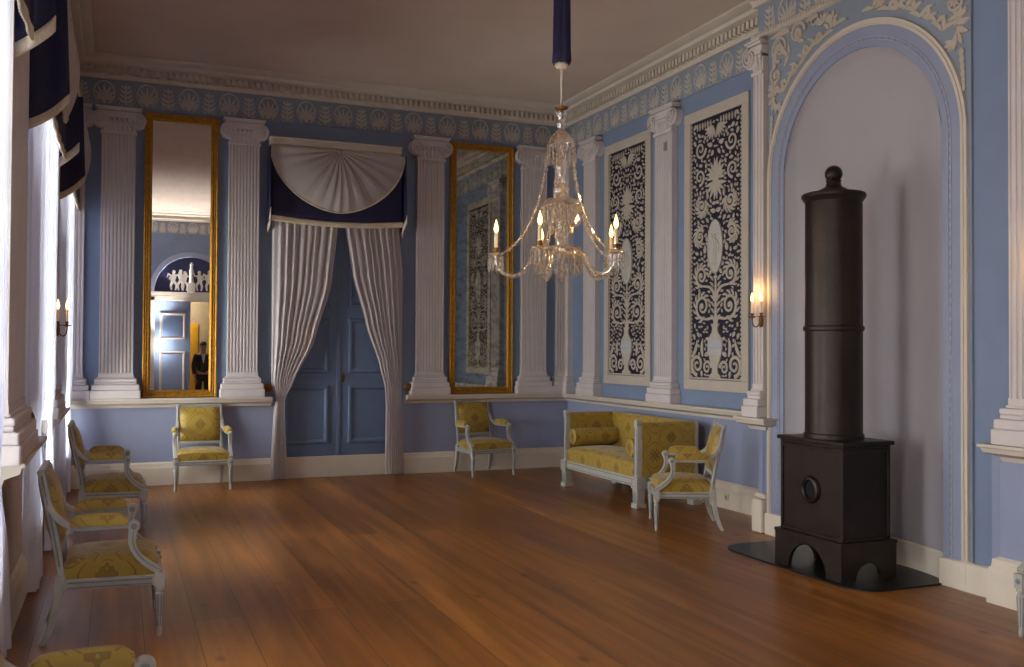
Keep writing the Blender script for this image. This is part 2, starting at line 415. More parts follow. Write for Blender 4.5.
# back wall with the door opening
DX0, DX1, DZ = -4.02, -2.44, 3.6
w = MB(); d = MB()
two_tone(w, d, WX - 0.3, DX0, 0, 0.25); two_tone(w, d, DX1, 0.25, 0, 0.25)
w.box(DX0, DX1, 0, 0.25, DZ, CZ); d.box(DX0, DX1, 0, 0.25, 0, 0.02)
o = w.build('wall_back', MT['blue'], smooth=0); struct(o, 'blue end wall with the curtained double door', 'wall')
d.build('dado', MT['dado'], o, smooth=0)
# right wall
w = MB(); d = MB(); two_tone(w, d, 0, 0.25, BY, 0.25)
o = w.build('wall_right', MT['blue'], smooth=0); struct(o, 'blue side wall behind the sofa and the two ornament panels', 'wall')
d.build('dado', MT['dado'], o, smooth=0)
# wall round the stove, with an arched recess
NY0, NY1, NR = AY + 0.87, AY - 0.87, 0.87
def arch_wall(x0, x1, y_hi, y_lo, zb, zt, r, spring, yc):
    """solid with an arched hole, front at x0; strip quads between the arch and the top edge"""
    b = MB()
    b.box(x0, x1, yc + r, y_hi, zb, zt); b.box(x0, x1, y_lo, yc - r, zb, zt)
    n = 40; a = arc(yc, spring, r, 0, PI, n)
    for i in range(n):
        (ya, za), (yb, zb2) = a[i], a[i + 1]
        b.add([(x0, ya, za), (x0, yb, zb2), (x0, yb, zt), (x0, ya, zt), (x1, ya, za), (x1, yb, zb2), (x1, yb, zt), (x1, ya, zt)],
              [(0, 1, 2, 3), (7, 6, 5, 4), (0, 4, 5, 1), (3, 2, 6, 7)])
    b.box(x0, x1, yc + r - 1e-4, yc + r, zb, spring) ; return b
w = arch_wall(BX, 0.0, BY, LY - 0.25, 0, CZ, NR + 0.02, AS, AY)
o = w.build('wall_stove', MT['blue'], smooth=0); struct(o, 'blue wall standing forward round the arched stove niche', 'wall')
b_ = MB(); b_.box(0.0, 0.06, LY, BY, 0, CZ); b_.build('wall_light_stop', MT['niche'], o, smooth=0)  # unseen cover added behind the wall to stop daylight leaking round the niche
d = MB(); d.box(BX - 0.004, BX, LY, -7.42, 0.0, RB + 0.05); d.box(BX - 0.004, BX, BY, BY - 0.06, 0.0, RB)
d.build('dado', MT['dado'], o, smooth=0)
# niche back: concave, arched top
b = MB(); rows = []
dep = 0.16; xe = BX - 0.03
nu = 28
def nx_(q): return xe + (dep + 0.0) * (1 - min(1, abs(q)) ** 2.6) ** 0.5
for k in range(15):
    z = AS * k / 14
    rows.append([(nx_(-1 + 2 * i / nu), AY + NR * (1 - 2 * i / nu) , z) for i in range(nu + 1)])
b.sheet(rows)
rows = []
for k in range(15):
    t = k / 14
    rr = 1 - t
    row = []
    for i in range(2 * nu + 1):
        a = PI * i / (2 * nu); row.append((nx_(rr) if True else 0, AY + NR * rr * math.cos(a), AS + NR * rr * math.sin(a)))
    rows.append(row)
# lunette of the niche: blend of the half-cylinder below and the dome above
rows = []
for k in range(21):
    t = k / 20; row = []
    for i in range(nu + 1):
        q = -1 + 2 * i / nu
        y = AY - NR * q
        zmax = NR * math.sqrt(max(0, 1 - q * q)); z = AS + zmax * t
        rad = min(1, math.hypot(q, (z - AS) / NR))
        row.append((nx_(rad), y, z))
    rows.append(row)
b.sheet(rows)
b.build('niche', MT['niche'], o, smooth=60)
# window wall
WCY = [-0.85, -4.15, -7.45, -10.75]; WW = 0.80; WZ0, WZ1 = 0.42, 4.0
w = MB(); d = MB(); edges = [0.25] + [e for c in WCY for e in (c + WW, c - WW)] + [LY - 0.25]
for i in range(0, len(edges), 2): two_tone(w, d, WX - 0.4, WX, edges[i + 1], edges[i])
for c in WCY: w.box(WX - 0.4, WX, c - WW, c + WW, WZ1, CZ); d.box(WX - 0.4, WX, c - WW, c + WW, 0, WZ0)
o = w.build('wall_left', MT['blue'], smooth=0); struct(o, 'blue window wall behind the white curtains', 'wall')
d.build('dado', MT['dado'], o, smooth=0)
# wall behind the camera, seen in the mirror
FX0, FX1, FZT = -5.02, -3.34, 2.80; FCX = -4.18
w = MB(); d = MB()
two_tone(w, d, WX - 0.3, FX0, LY - 0.25, LY); two_tone(w, d, FX1, BX, LY - 0.25, LY); w.box(FX0, FX1, LY - 0.25, LY, FZT, CZ)
o = w.build('wall_front', MT['blue'], smooth=0); struct(o, 'blue wall with a half open double door, seen in the tall mirror', 'wall')
d.build('dado', MT['dado'], o, smooth=0)

# cornice all round the room, with dentils
LOOP = [(WX, 0), (0, 0), (0, BY), (BX, BY), (BX, LY), (WX, LY)]
CP = [(0, FT), (0.045, FT), (0.05, FT + 0.035), (0.060, FT + 0.045), (0.060, FT + 0.125), (0.14, FT + 0.13), (0.19, FT + 0.145), (0.20, FT + 0.18), (0.24, FT + 0.185), (0.30, FT + 0.225), (0.30, CZ), (0, CZ)]
b = MB(); b.sweep(LOOP, CP, True)
o = b.build('trim_1', MT['white'], smooth=30); struct(o, 'white plaster cornice with a row of dentils under the ceiling', 'cornice')
b = MB()
for x in range(int(6.3 / 0.072)): xx = WX + 0.1 + x * 0.072; b.box(xx, xx + 0.042, -0.128, -0.055, FT + 0.05, FT + 0.125)
for y in range(int(4.8 / 0.072)): yy = -0.1 - y * 0.072; b.box(-0.128, -0.055, yy - 0.042, yy, FT + 0.05, FT + 0.125)
for y in range(int(7.7 / 0.072)): yy = BY - y * 0.072; b.box(BX - 0.128, BX - 0.055, yy - 0.042, yy, FT + 0.05, FT + 0.125)
for y in range(int(12.6 / 0.072)): yy = -0.1 - y * 0.072; b.box(WX + 0.055, WX + 0.128, yy - 0.042, yy, FT + 0.05, FT + 0.125)
for x in range(int(5.8 / 0.072)): xx = WX + 0.1 + x * 0.072; b.box(xx, xx + 0.042, LY + 0.055, LY + 0.128, FT + 0.05, FT + 0.125)
b.build('dentil_row', MT['white'], o, smooth=0)

# frieze band with palmettes and leaf stems
def anthemion(b, u0, u1):
    n = max(1, round((u1 - u0) / 0.2375)); st = (u1 - u0) / n
    for i in range(n):
        u = u0 + (i + 0.5) * st; z0 = FB + 0.02; h = FT - FB - 0.05
        if i % 2:
            b.ribbon([(u + 0.112 * math.cos(a), z0 + h * 0.5 + h * 0.52 * math.sin(a)) for a in [-1.15 + (PI + 2.3) * k / 22 for k in range(23)]], 0.020, -0.012)
            for k in range(9):
                a = PI / 2 + (k - 4) * 0.36
                leaf(b, u + 0.012 * math.cos(a), z0 + 0.05, a, (0.19, 0.18, 0.155, 0.12, 0.085)[abs(k - 4)], 0.034, (4 - k) * -0.1, -0.012, 0.008, 5)
            disc(b, u, z0 + 0.03, 0.028, 0.028, -0.012, 0.01, 10)
        else:
            b.ribbon([(u, z0), (u, z0 + h * 0.95)], [0.034, 0.018], -0.012)
            for k in range(4):
                zz = z0 + 0.03 + k * 0.055
                for sg in (1, -1): leaf(b, u, zz, PI / 2 - sg * 1.25, 0.105 - 0.012 * k, 0.036, sg * 0.9, -0.012, 0.008, 5)
            for sg in (1, -1): b.ribbon(spiral(u + sg * 0.045, z0 + 0.012, 0.03, PI / 2 if sg > 0 else PI / 2, 0.9, 10, 0.2, -sg), 0.012, -0.012)
fr_sides = [('trim_2', (0, 0, 0), BACK, WX, 0.0, 'blue frieze of cream palmettes above the end wall'),
            ('trim_3', (0, 0, 0), RIGHT, 0.0, -BY, 'blue frieze of cream palmettes above the ornament panels'),
            ('trim_4', (BX, 0, 0), RIGHT, -BY, -LY, 'blue frieze of cream palmettes above the stove niche'),
            ('trim_5', (0, LY, 0), FRONT, -BX, -WX, 'blue frieze of cream palmettes above the far door seen in the mirror'),
            ('trim_6', (WX, 0, 0), LEFT, LY, 0.0, 'blue frieze of cream palmettes above the windows')]
for nm, loc, rz, u0, u1, lab in fr_sides:
    b = MB(); b.box(u0, u1, -0.012, 0.0, FB, FT)
    o = b.build(nm, MT['frieze'], smooth=0); o.location = loc; o.rotation_euler.z = rz; struct(o, lab, 'frieze')
    b = MB(); anthemion(b, u0 + 0.05, u1 - 0.05); b.build('palmette_relief', MT['palm'], o, smooth=30)

# chair rail
RP = [(0, RB), (0.05, RB), (0.06, RB + 0.03), (0.10, RB + 0.045), (0.13, RB + 0.055), (0.14, RB + 0.085), (0.155, RB + 0.09), (0.155, RT), (0, RT)]
def rail(nm, path, lab):
    b = MB(); b.sweep(path, RP); struct(b.build(nm, MT['white'], smooth=30), lab, 'chair rail')
rail('trim_7', [(WX, 0), (DX0 - 0.07, 0)], 'white chair rail on the end wall beside the curtained door, under the clear mirror')
rail('trim_8', [(DX1 + 0.07, 0), (0, 0), (0, BY + 0.02)], 'white chair rail running from the door round the corner behind the sofa')
def rail_block(b, u0, u1, out=0.0):
    """rail breaking forward under a pilaster, in wall coordinates"""
    for (o1, z1), (o2, z2) in zip(RP[:-2], RP[1:-1]): pass
    path = [(u0, 0.0), (u0, -out - 0.001), (u1, -out - 0.001), (u1, 0.0)]
    b.sweep([(p[0], p[1]) for p in path], RP)

# baseboards
BP = [(0, 0), (0.05, 0), (0.05, BH - 0.07), (0.04, BH - 0.055), (0.035, BH - 0.02), (0.018, BH), (0, BH)]
def base(nm, path, lab):
    b = MB(); b.sweep(path, BP); struct(b.build(nm, MT['base'], smooth=30), lab, 'baseboard')
base('baseboard_back', [(WX, 0), (DX0 - 0.05, 0)], 'tall cream baseboard on the end wall beside the windows')
base('baseboard_right', [(DX1 + 0.05, 0), (0, 0), (0, BY + 0.0)], 'tall cream baseboard running round the corner behind the sofa')
base('baseboard_left', [(WX, LY), (WX, 0)], 'tall cream baseboard below the windows')
b = MB(); b.box(DX0 - 0.06, DX1 + 0.06, -0.012, 0.0, 0.0, BH); struct(b.build('baseboard_door', MT['base'], smooth=0, bevel=0.006), 'flat cream board below the blue double door', 'baseboard')
b = MB(); b.sweep([(BX - 0.03 + 0.16 * (1 - abs(q) ** 2.6) ** 0.5, AY - 0.87 * q) for q in [-0.995 + 1.99 * k / 26 for k in range(27)]], [(0, 0), (0.02, 0), (0.02, 0.19), (0.01, 0.2), (0, 0.2)])
struct(b.build('baseboard_niche', MT['base'], smooth=30), 'low cream baseboard at the back of the stove niche', 'baseboard')

# ------------------------------------------------------------------ pilasters
PC = [0]
def pilaster(loc, rz, w0, w1, lab, fl=True, sides=(1, 1), ped=False):
    """wall coordinates: shaft from w0 to w1; sides: whether each side is a free edge"""
    PC[0] += 1
    root = thing('trim_%d' % (20 + PC[0]), lab, 'pilaster', loc, rz, kind='structure')
    SZ0, SZ1 = RT + 0.25, 4.13; D = 0.075
    poly = [(w0, 0)]
    n = max(3, round((w1 - w0) / 0.042)); st = (w1 - w0 - 0.012) / n
    poly.append((w0, -D))
    for i in range(n):
        a = w0 + 0.006 + i * st + 0.007; c = a + st - 0.014
        poly += [(a, -D)] + [((a + c) / 2 - (c - a) / 2 * math.cos(PI * k / 5), -D + 0.016 * math.sin(PI * k / 5)) for k in range(1, 5)] + [(c, -D)]
    poly += [(w1, -D), (w1, 0)]
    b = MB(); b.prism(poly, SZ0, SZ1 - 0.0); b.box(w0 - 0.004, w1 + 0.004, -D - 0.004, 0, SZ0 - 0.012, SZ0 + 0.05); b.build('shaft', MT['pil'], root, smooth=25)
    e0, e1 = sides
    b = MB()
    for (z0, z1, ex, dp) in ((RT, RT + 0.10, 0.085, 0.145), (RT + 0.10, RT + 0.165, 0.072, 0.135), (RT + 0.165, RT + 0.195, 0.045, 0.11), (RT + 0.195, RT + 0.235, 0.045, 0.115), (RT + 0.235, RT + 0.255, 0.02, 0.09)):
        b.box(w0 - ex * e0, w1 + ex * e1, -dp, 0, z0, z1)
    b.build('pilaster_base', MT['pil'], root, smooth=0, bevel=0.018)
    b = MB()
    b.box(w0 - 0.012 * e0, w1 + 0.012 * e1, -D - 0.018, 0, SZ1 - 0.01, SZ1 + 0.02)
    b.box(w0, w1, -D - 0.004, 0, SZ1 + 0.02, SZ1 + 0.15)
    m = max(2, round((w1 - w0) / 0.05))
    for i in range(m):
        leaf(b, w0 + (i + 0.5) * (w1 - w0) / m, SZ1 + 0.03, PI / 2, 0.095, 0.036, 0, -D - 0.004, 0.014, 5)
    for i in range(m): b.ball((w0 + (i + 0.5) * (w1 - w0) / m, -D - 0.02, SZ1 + 0.15), 0.024, 8, 6, (1, 0.8, 1.2))
    b.box(w0 + 0.0, w1 - 0.0, -D - 0.03, 0, SZ1 + 0.175, SZ1 + 0.2)
    b.box(w0 - 0.01 * e0, w1 + 0.01 * e1, -D - 0.02, 0, SZ1 + 0.2, SZ1 + 0.255)
    b.box(w0 - 0.055 * e0, w1 + 0.055 * e1, -D - 0.035, 0, SZ1 + 0.262, SZ1 + 0.285)
    b.box(w0 - 0.07 * e0, w1 + 0.07 * e1, -D - 0.05, 0, SZ1 + 0.285, SZ1 + 0.305)
    b.build('capital', MT['pil'], root, smooth=30, bevel=0.004)
    for sg, fr, wx in ((-1, e0, w0), (1, e1, w1)):
        if not fr: continue
        v = MB(); cx, cz = wx + sg * 0.012, SZ1 + 0.158; rv = 0.102
        v.lathe([(0.0, -D - 0.025), (rv - 0.012, -D - 0.025), (rv, -D - 0.012), (rv * 0.9, -D * 0.5), (rv, -0.002), (0.0, -0.002)], 32, (cx, 0, cz), 'y')
        v.ribbon(spiral(cx, cz, rv - 0.012, PI / 2, 2.3, 52, 0.14, -sg), 0.017, -D - 0.024, 0.022); v.ball((cx, -D - 0.026, cz), 0.02, 10, 6)
        v.build('volute', MT['pil'], root, smooth=35)
    return root
CXR = -3.22
pilaster((0, 0, 0), BACK, WX, WX + 0.21, 'white half pilaster in the corner by the windows', sides=(0, 1))
pilaster((0, 0, 0), BACK, CXR - 2.65 - .185, CXR - 2.65 + .185, 'white fluted pilaster between the window corner and the clear mirror')
pilaster((0, 0, 0), BACK, CXR - 1.225 - .18, CXR - 1.225 + .18, 'white fluted pilaster between the clear mirror and the curtained door')
pilaster((0, 0, 0), BACK, CXR + 1.17 - .185, CXR + 1.17 + .185, 'white fluted pilaster between the curtained door and the dark mirror')
pilaster((0, 0, 0), BACK, CXR + 2.67 - .185, CXR + 2.67 + .185, 'white fluted pilaster between the dark mirror and the sofa corner')
pilaster((0, 0, 0), BACK, -0.20, 0.0, 'white half pilaster in the sofa corner, on the end wall', sides=(1, 0))
pilaster((0, 0, 0), RIGHT, 0.0, 0.16, 'white half pilaster in the sofa corner, on the side wall', sides=(0, 1))
pilaster((0, 0, 0), RIGHT, 0.62, 0.96, 'white fluted pilaster between the sofa corner and the farther ornament panel')
pilaster((0, 0, 0), RIGHT, 2.46, 2.83, 'white fluted pilaster between the two ornament panels')
STEPR = pilaster((BX, 0, 0), RIGHT, -BY + 0.01, -BY + 0.155, 'narrow white pilaster with a candle sconce at the edge of the arch', sides=(1, 0))
NEARP = pilaster((BX - 0.03, 0, 0), RIGHT, 7.64, 8.02, 'white fluted pilaster beyond the arch at the frame edge')
for i, c in enumerate((-2.5, -5.8, -9.1)):
    pilaster((WX, 0, 0), LEFT, c - 0.85, c + 0.08, 'white pilaster on the window pier, %s' % ('next to the corner window' if i == 0 else 'behind the middle armchair' if i == 1 else 'out beside the nearest chair'))
# rail and pedestal blocks of the pilasters that stand forward
b = MB(); rail_block(b, -BY + 0.0, -BY + 0.14, 0.02); o = b.build('rail_block', MT['white'], STEPR, smooth=30)
b = MB(); b.box(-BY - 0.0, -BY + 0.15, -0.09, 0.0, 0, BH + 0.03); b.box(-BY - 0.0, -BY + 0.15, -0.06, 0.0, BH + 0.03, BH + 0.08); b.build('pedestal_foot', MT['base'], STEPR, smooth=0, bevel=0.02)
b = MB(); rail_block(b, 7.64, 8.10, 0.03); b.build('rail_block', MT['white'], NEARP, smooth=30)
b = MB(); b.box(7.56, 8.08, -0.07, 0.0, 0.0, RB); b.build('pedestal', MT['dado'], NEARP, smooth=0, bevel=0.004)
b = MB(); b.sweep([(7.56, 0.0), (7.56, -0.07), (8.08, -0.07), (8.08, 0)], [(0, 0), (0.055, 0), (0.055, 0.2), (0.045, 0.225), (0.035, 0.24), (0.03, 0.285), (0.0, 0.30)]); b.build('pedestal_foot', MT['base'], NEARP, smooth=30)
struct_b = MB(); struct_b.sweep([(BX, -7.2), (BX, -7.66)], BP[:1] + [(0.066, 0), (0.066, 0.185), (0.055, 0.195), (0, 0.195)])
struct_b.sweep([(BX, -8.06), (BX, LY)], BP)
struct(struct_b.build('baseboard_stove', MT['base'], smooth=30), 'cream baseboard right of the arch at the frame edge', 'baseboard')
b = MB(); b.sweep([(BX, -8.10), (BX, LY)], RP); struct(b.build('trim_9', MT['white'], smooth=30), 'white chair rail nearest the camera on the stove wall', 'chair rail')
# pier rails on the window wall (stand forward with the piers)
for i, c in enumerate((-2.5, -5.8, -9.1)):
    b = MB(); b.sweep([(WX, c - 0.83), (WX, c + 0.83)], RP)
    b.box(WX, WX + 0.015, c - 0.83, c + 0.83, BH, RB)
    struct(b.build('trim_%d' % (10 + i), MT['white'], smooth=30), 'white rail across the window pier, %s' % ('beside the corner window' if i == 0 else 'behind the middle armchair' if i == 1 else 'beside the nearest chair'), 'chair rail')

# ------------------------------------------------------------------ arch surround
def ring(b, r0, r1, y0, t, n=48):
    """flat band of the arch with its two legs, wall coordinates u = -y"""
    u = -AY
    for ra, rb in ((r0, r1),):
        pts_o = [(u + rb, 0.0)] + arc(u, AS, rb, 0, PI, n) + [(u - rb, 0.0)]
        pts_i = [(u + ra, 0.0)] + arc(u, AS, ra, 0, PI, n) + [(u - ra, 0.0)]
        m = len(pts_o); vs = []
        for (xo, zo), (xi, zi) in zip(pts_o, pts_i): vs += [(xo, y0, zo), (xo, y0 - t, zo), (xi, y0 - t, zi), (xi, y0, zi)]
        fs = []
        for i in range(m - 1):
            for k in range(4): fs.append((i * 4 + k, i * 4 + (k + 1) % 4, i * 4 + 4 + (k + 1) % 4, i * 4 + 4 + k))
        fs += [(0, 1, 2, 3), tuple((m - 1) * 4 + k for k in range(4))]
        b.add(vs, fs)
AROOT = thing('trim_13', 'arched surround of the stove niche with white outer moulding', 'arch moulding', (BX, 0, 0), RIGHT, kind='structure')
b = MB(); ring(b, 0.865, 1.03, 0.0, 0.035); b.build('blue_band', MT['archblue'], AROOT, smooth=35)
b = MB(); ring(b, 1.028, 1.08, 0.0, 0.046); ring(b, 1.04, 1.056, -0.046, 0.008)
b.build('white_moulding', MT['white'], AROOT, smooth=35)
b = MB(); ring(b, 0.938, 0.945, -0.035, 0.006); ring(b, 0.915, 0.921, -0.035, 0.006)
for k in range(140):
    s_ = k / 139.0
    tot = AS * 2 + PI * 0.93; d_ = s_ * tot
    if d_ < AS: p = (-AY + 0.93, d_)
    elif d_ > tot - AS: p = (-AY - 0.93, tot - d_)
    else:
        a = (d_ - AS) / 0.93; p = (-AY + 0.93 * math.cos(a), AS + 0.93 * math.sin(a))
    b.box(p[0] - 0.004, p[0] + 0.004, -0.040, -0.035, p[1] - 0.014, p[1] + 0.014)
b.build('bead_line', MT['bead'], AROOT, smooth=0)
for sg in (-1, 1):
    b = MB(); b.box(-AY + sg * 0.97 - 0.115, -AY + sg * 0.97 + 0.115, -0.068, 0, 0, 0.19); b.build('plinth_block', MT['base'], AROOT, smooth=0, bevel=0.006)
# moulding below the frieze of the stove wall
b = MB(); b.sweep([(0.0 - 0.05, BY), (BX, BY), (BX, LY)], [(0, FB - 0.005), (0.03, FB), (0.055, FB + 0.02), (0.055, FB + 0.05), (0.04, FB + 0.065), (0, FB + 0.065)])
o = b.build('trim_14', MT['white'], smooth=30); struct(o, 'white beaded moulding over the arch spandrels', 'moulding')
b = MB()
for k in range(90): b.ball((BX - 0.055, BY - 0.02 - k * 0.036, FB + 0.035), 0.015, 6, 4, (0.7, 0.8, 1.2))
b.build('bead_row', MT['orn'], o, smooth=40)

def spandrel(b, sg):
    """scrolling foliage beside the arch; sg +1 for the near side, u measured from the arch axis"""
    u = -AY
    P = lambda x, z: (u + sg * x, z)
    T = 0.014
    def sp(x, z, r, a0, turns, s=1, w=0.03):
        pts = spiral(x, z, r, a0, turns, 28, 0.14, s)
        b.ribbon([P(*p) for p in pts], [w * (1 - 0.55 * i / 28) for i in range(29)], -0.0, T)
    def lf(x, z, a, ln, w_, c=0.0):
        pts = []; px, pz, aa = x, z, a
        for i in range(7): pts.append(P(px, pz)); px += ln / 6 * math.cos(aa); pz += ln / 6 * math.sin(aa); aa += c / 6
        b.ribbon(pts, [max(0.15, math.sin(PI * (0.12 + 0.86 * i / 6))) * w_ for i in range(7)], 0, T)
    # stem that follows the arch
    for k in range(10):
        a = 0.72 + k * 0.075; r = 1.15 + 0.015 * math.sin(k * 1.7)
        x, z = r * math.cos(a), AS + r * math.sin(a)
        lf(x, z, a + 1.3, 0.13, 0.04, 0.9); lf(x, z, a - 0.2, 0.09 + 0.05 * (k % 3 == 0), 0.042, -0.9)
        if k % 2 == 0: lf(x, z, a + 0.5, 0.11, 0.05, 0.6)
    # hanging leaf cluster
    for k in range(8): lf(0.99, AS + 0.62 + 0.025 * k, -PI / 2 + (k - 3.5) * 0.62, 0.11, 0.05, 0.3)
    for k in range(6): lf(1.0, AS + 0.82, k * 1.05, 0.08, 0.04, 0.3)
    for k in range(6): disc(b, *P(1.03 + 0.004 * k, AS + 0.56 - 0.05 * k), 0.022 - 0.0015 * k, 0.03, 0, T, 8)
    # the big scrolls in the corner
    sp(0.92, AS + 1.16, 0.12, -PI / 2, 1.6, 1, 0.036); sp(0.68, AS + 1.22, 0.095, PI, 1.6, -1, 0.034)
    sp(0.97, AS + 0.93, 0.085, PI / 2, 1.5, -1, 0.03); sp(0.47, AS + 1.26, 0.07, 0, 1.4, 1, 0.028)
    lf(1.05, AS + 1.28, PI, 0.28, 0.05, -0.5); lf(0.80, AS + 1.06, 0.6, 0.22, 0.06, 0.9); lf(1.0, AS + 0.98, PI / 2, 0.22, 0.06, 0.4)
    lf(0.86, AS + 0.98, 2.2, 0.2, 0.055, -0.8); lf(0.6, AS + 1.13, 0.3, 0.22, 0.05, 0.8); lf(0.78, AS + 1.27, 0.2, 0.16, 0.05, -0.6); lf(0.58, AS + 1.28, 2.9, 0.16, 0.05, 0.6)
    for x, z in ((0.92, AS + 1.16), (0.68, AS + 1.22), (0.97, AS + 0.93)): flowerP(b, P(x, z), 0.05, T)
    flowerP(b, P(0.26, AS + 1.20), 0.075, T)
    for k in range(6): lf(0.36, AS + 1.2, 0.2 + k * 0.45, 0.10, 0.038, 0.5)
def flowerP(b, p, r, t): flower(b, p[0], p[1], r, 0.0, t, 7)
b = MB()
for i in range(40):
    a0, a1 = PI * i / 40, PI * (i + 1) / 40; u = -AY
    p, q = (u + 1.06 * math.cos(a0), AS + 1.06 * math.sin(a0)), (u + 1.06 * math.cos(a1), AS + 1.06 * math.sin(a1))
    b.slab([p, (p[0], FB), (q[0], FB), q], 0.0, -0.022)
for sg in (-1, 1):
    x0, x1 = sorted((-AY + sg * 1.058, -AY + sg * 1.10)); b.box(x0, x1, -0.022, 0, 0.0, FB)
sp_o = b.build('trim_16', MT['frieze'], smooth=0); sp_o.location = (BX, 0, 0); sp_o.rotation_euler.z = RIGHT; struct(sp_o, 'pale blue spandrel field round the arch', 'wall panel')
so = thing('trim_15', 'cream scrolling foliage in the spandrels over the arch', 'relief', (BX - 0.022, 0, 0), RIGHT, kind='structure')
for sg in (-1, 1):
    b = MB(); spandrel(b, sg); b.build('foliage_relief', MT['orn'], so, smooth=30)
# ------------------------------------------------------------------ ornament panels
def ornament_panel(name, loc, rz, u0, u1, z0, z1, lab, seed, grp):
    r = random.Random(seed)
    root = thing(name, lab, 'wall panel', loc, rz, grp)
    fw = 0.115
    b = MB()
    for (a0, a1, c0, c1) in ((u0, u1, z0, z0 + fw), (u0, u1, z1 - fw, z1), (u0, u0 + fw, z0 + fw, z1 - fw), (u1 - fw, u1, z0 + fw, z1 - fw)):
        b.box(a0, a1, -0.028, 0, c0, c1)
    b.build('panel_frame', MT['pframe'], root, smooth=0, bevel=0.006)
    iu0, iu1, iz0, iz1 = u0 + fw, u1 - fw, z0 + fw, z1 - fw
    b = MB(); b.box(iu0, iu1, -0.008, 0, iz0, iz1); b.build('navy_ground', MT['black'], root, smooth=0)
    cu = (iu0 + iu1) / 2; W = (iu1 - iu0) / 2; H = iz1 - iz0
    y0, T = -0.008, 0.008
    b = MB()
    occ = []                                   # discs already drawn, half-plane x >= 0
    def rib(pts, w):
        for sg in (1, -1): b.ribbon([(cu + sg * x, iz0 + z) for x, z in pts], w, y0, T)
        ws = w if isinstance(w, list) else [w] * len(pts)
        for (x, z), ww in zip(pts, ws): occ.append((x, z, ww * 0.5 + 0.004))
    def lf(x, z, a, ln, w, c=0.0, n=6):
        pts = []; aa = a
        for i in range(n + 1): pts.append((x, z)); x += ln / n * math.cos(aa); z += ln / n * math.sin(aa); aa += c / n
        rib(pts, [max(0.12, math.sin(PI * (0.12 + 0.86 * i / n))) * w for i in range(n + 1)])
    def sp(x, z, rad, a0, turns, s=1, w=0.03):
        n = 30; pts = spiral(x, z, rad, a0, turns, n, 0.12, s); rib(pts, [w * (1 - 0.55 * i / n) for i in range(n + 1)])
    def dot(x, z, rx, rz_):
        for sg in ((1, -1) if abs(x) > 1e-4 else (1,)): disc(b, cu + sg * x, iz0 + z, rx, rz_, y0, T, 10)
        occ.append((x, z, max(rx, rz_)))
    # borders
    rib([(W - 0.006, 0.0), (W - 0.006, H)], 0.008)
    for k in range(int(H / 0.045)): dot(W - 0.024, 0.03 + k * 0.045, 0.009, 0.016)
    rib([(0.0, 0.014), (W, 0.014)], 0.02)
    # corner scrolls
    sp(W * 0.72, 0.16, 0.115, -PI / 2, 1.7, 1, 0.045); sp(W * 0.33, 0.13, 0.075, PI, 1.5, -1, 0.036)
    lf(W * 0.95, 0.24, 2.4, 0.22, 0.05, -0.8); lf(W * 0.5, 0.25, 1.2, 0.2, 0.05, 0.9)
    # scrolls that carry the stem
    def acanthus(x, z, rad, a0, s_):
        sp(x, z, rad, a0, 1.7, s_, 0.04)
        for k in range(9):
            a = a0 + s_ * (0.3 + k * 0.5); rr = rad * (1.02 - 0.03 * k)
            lf(x + rr * math.cos(a), z + rr * math.sin(a), a + s_ * 0.8, 0.085, 0.032, s_ * 1.0, 5)
        flower_ = rad * 0.2; dot(x, z, flower_, flower_)
    acanthus(W * 0.52, 0.79, 0.135, -PI * 0.6, 1); acanthus(W * 0.56, 1.12, 0.11, -PI * 0.5, 1); acanthus(W * 0.62, 1.55, 0.085, PI * 0.8, -1); acanthus(W * 0.55, 1.88, 0.09, PI * 0.8, 1)
    rib(bez((0.015, 0.60), (0.03, 0.72), (0.1, 0.63), (W * 0.42, 0.655), 12), [0.045 - 0.0015 * i for i in range(13)])
    rib(bez((0.015, 0.84), (0.03, 1.0), (0.1, 1.0), (W * 0.56, 1.01), 12), [0.04 - 0.0015 * i for i in range(13)])
    for k in range(7): lf(0.02 + 0.004 * k, 0.64 + 0.07 * k, 1.05, 0.09, 0.028, -0.9)
    rib([(0.0, 0.58), (0.0, 1.16)], [0.05, 0.022])
    # head of the composition: fan, wreath, star of leaves
    for k in range(5): lf(0.01, 2.17, PI / 2 - k * 0.42, 0.2 - 0.012 * k, 0.05, -0.2)
    for k in range(4): lf(0.01, 2.11, -PI / 2 + k * 0.45, 0.19, 0.045, 0.2)
    dot(0, 2.15, 0.06, 0.06)
    sp(W * 0.6, 2.5, 0.1, PI, 1.5, 1, 0.034); sp(W * 0.64, 2.2, 0.09, -PI / 2, 1.5, -1, 0.034)
    for k in range(6): lf(0.06, H - 0.1, -0.3 + k * -0.35, 0.15, 0.038, 0.4)
    for k in range(6): lf(W * 0.2 + k * 0.05, H - 0.03, -PI / 2, 0.08, 0.028, 0)
    # medallion and vase keep their own ground
    for k in range(16): occ.append((0.0, 1.16 + k * 0.035, 0.125 * math.sin(PI * (0.1 + 0.8 * k / 15))))
    for k in range(15): occ.append((0.0, 0.05 + k * 0.038, 0.11))
    # filling foliage
    for t_ in range(5200):
        rr = r.choice((0.045, 0.034, 0.026, 0.02))
        x = r.uniform(0.015, W - 0.035); z = r.uniform(0.05, H - 0.03)
        if all((x - ox) ** 2 + (z - oz) ** 2 > (rr * 0.86 + orad + 0.001) ** 2 for ox, oz, orad in occ):
            a = r.uniform(0, 2 * PI); ln = rr * 2.0
            lf(x - rr * math.cos(a) * 0.95, z - rr * math.sin(a) * 0.95, a, ln, rr * 1.25, r.uniform(-0.9, 0.9), 4)
            occ.append((x, z, rr * 0.9))
    b.build('foliage_relief', MT['orn'], root, smooth=30)
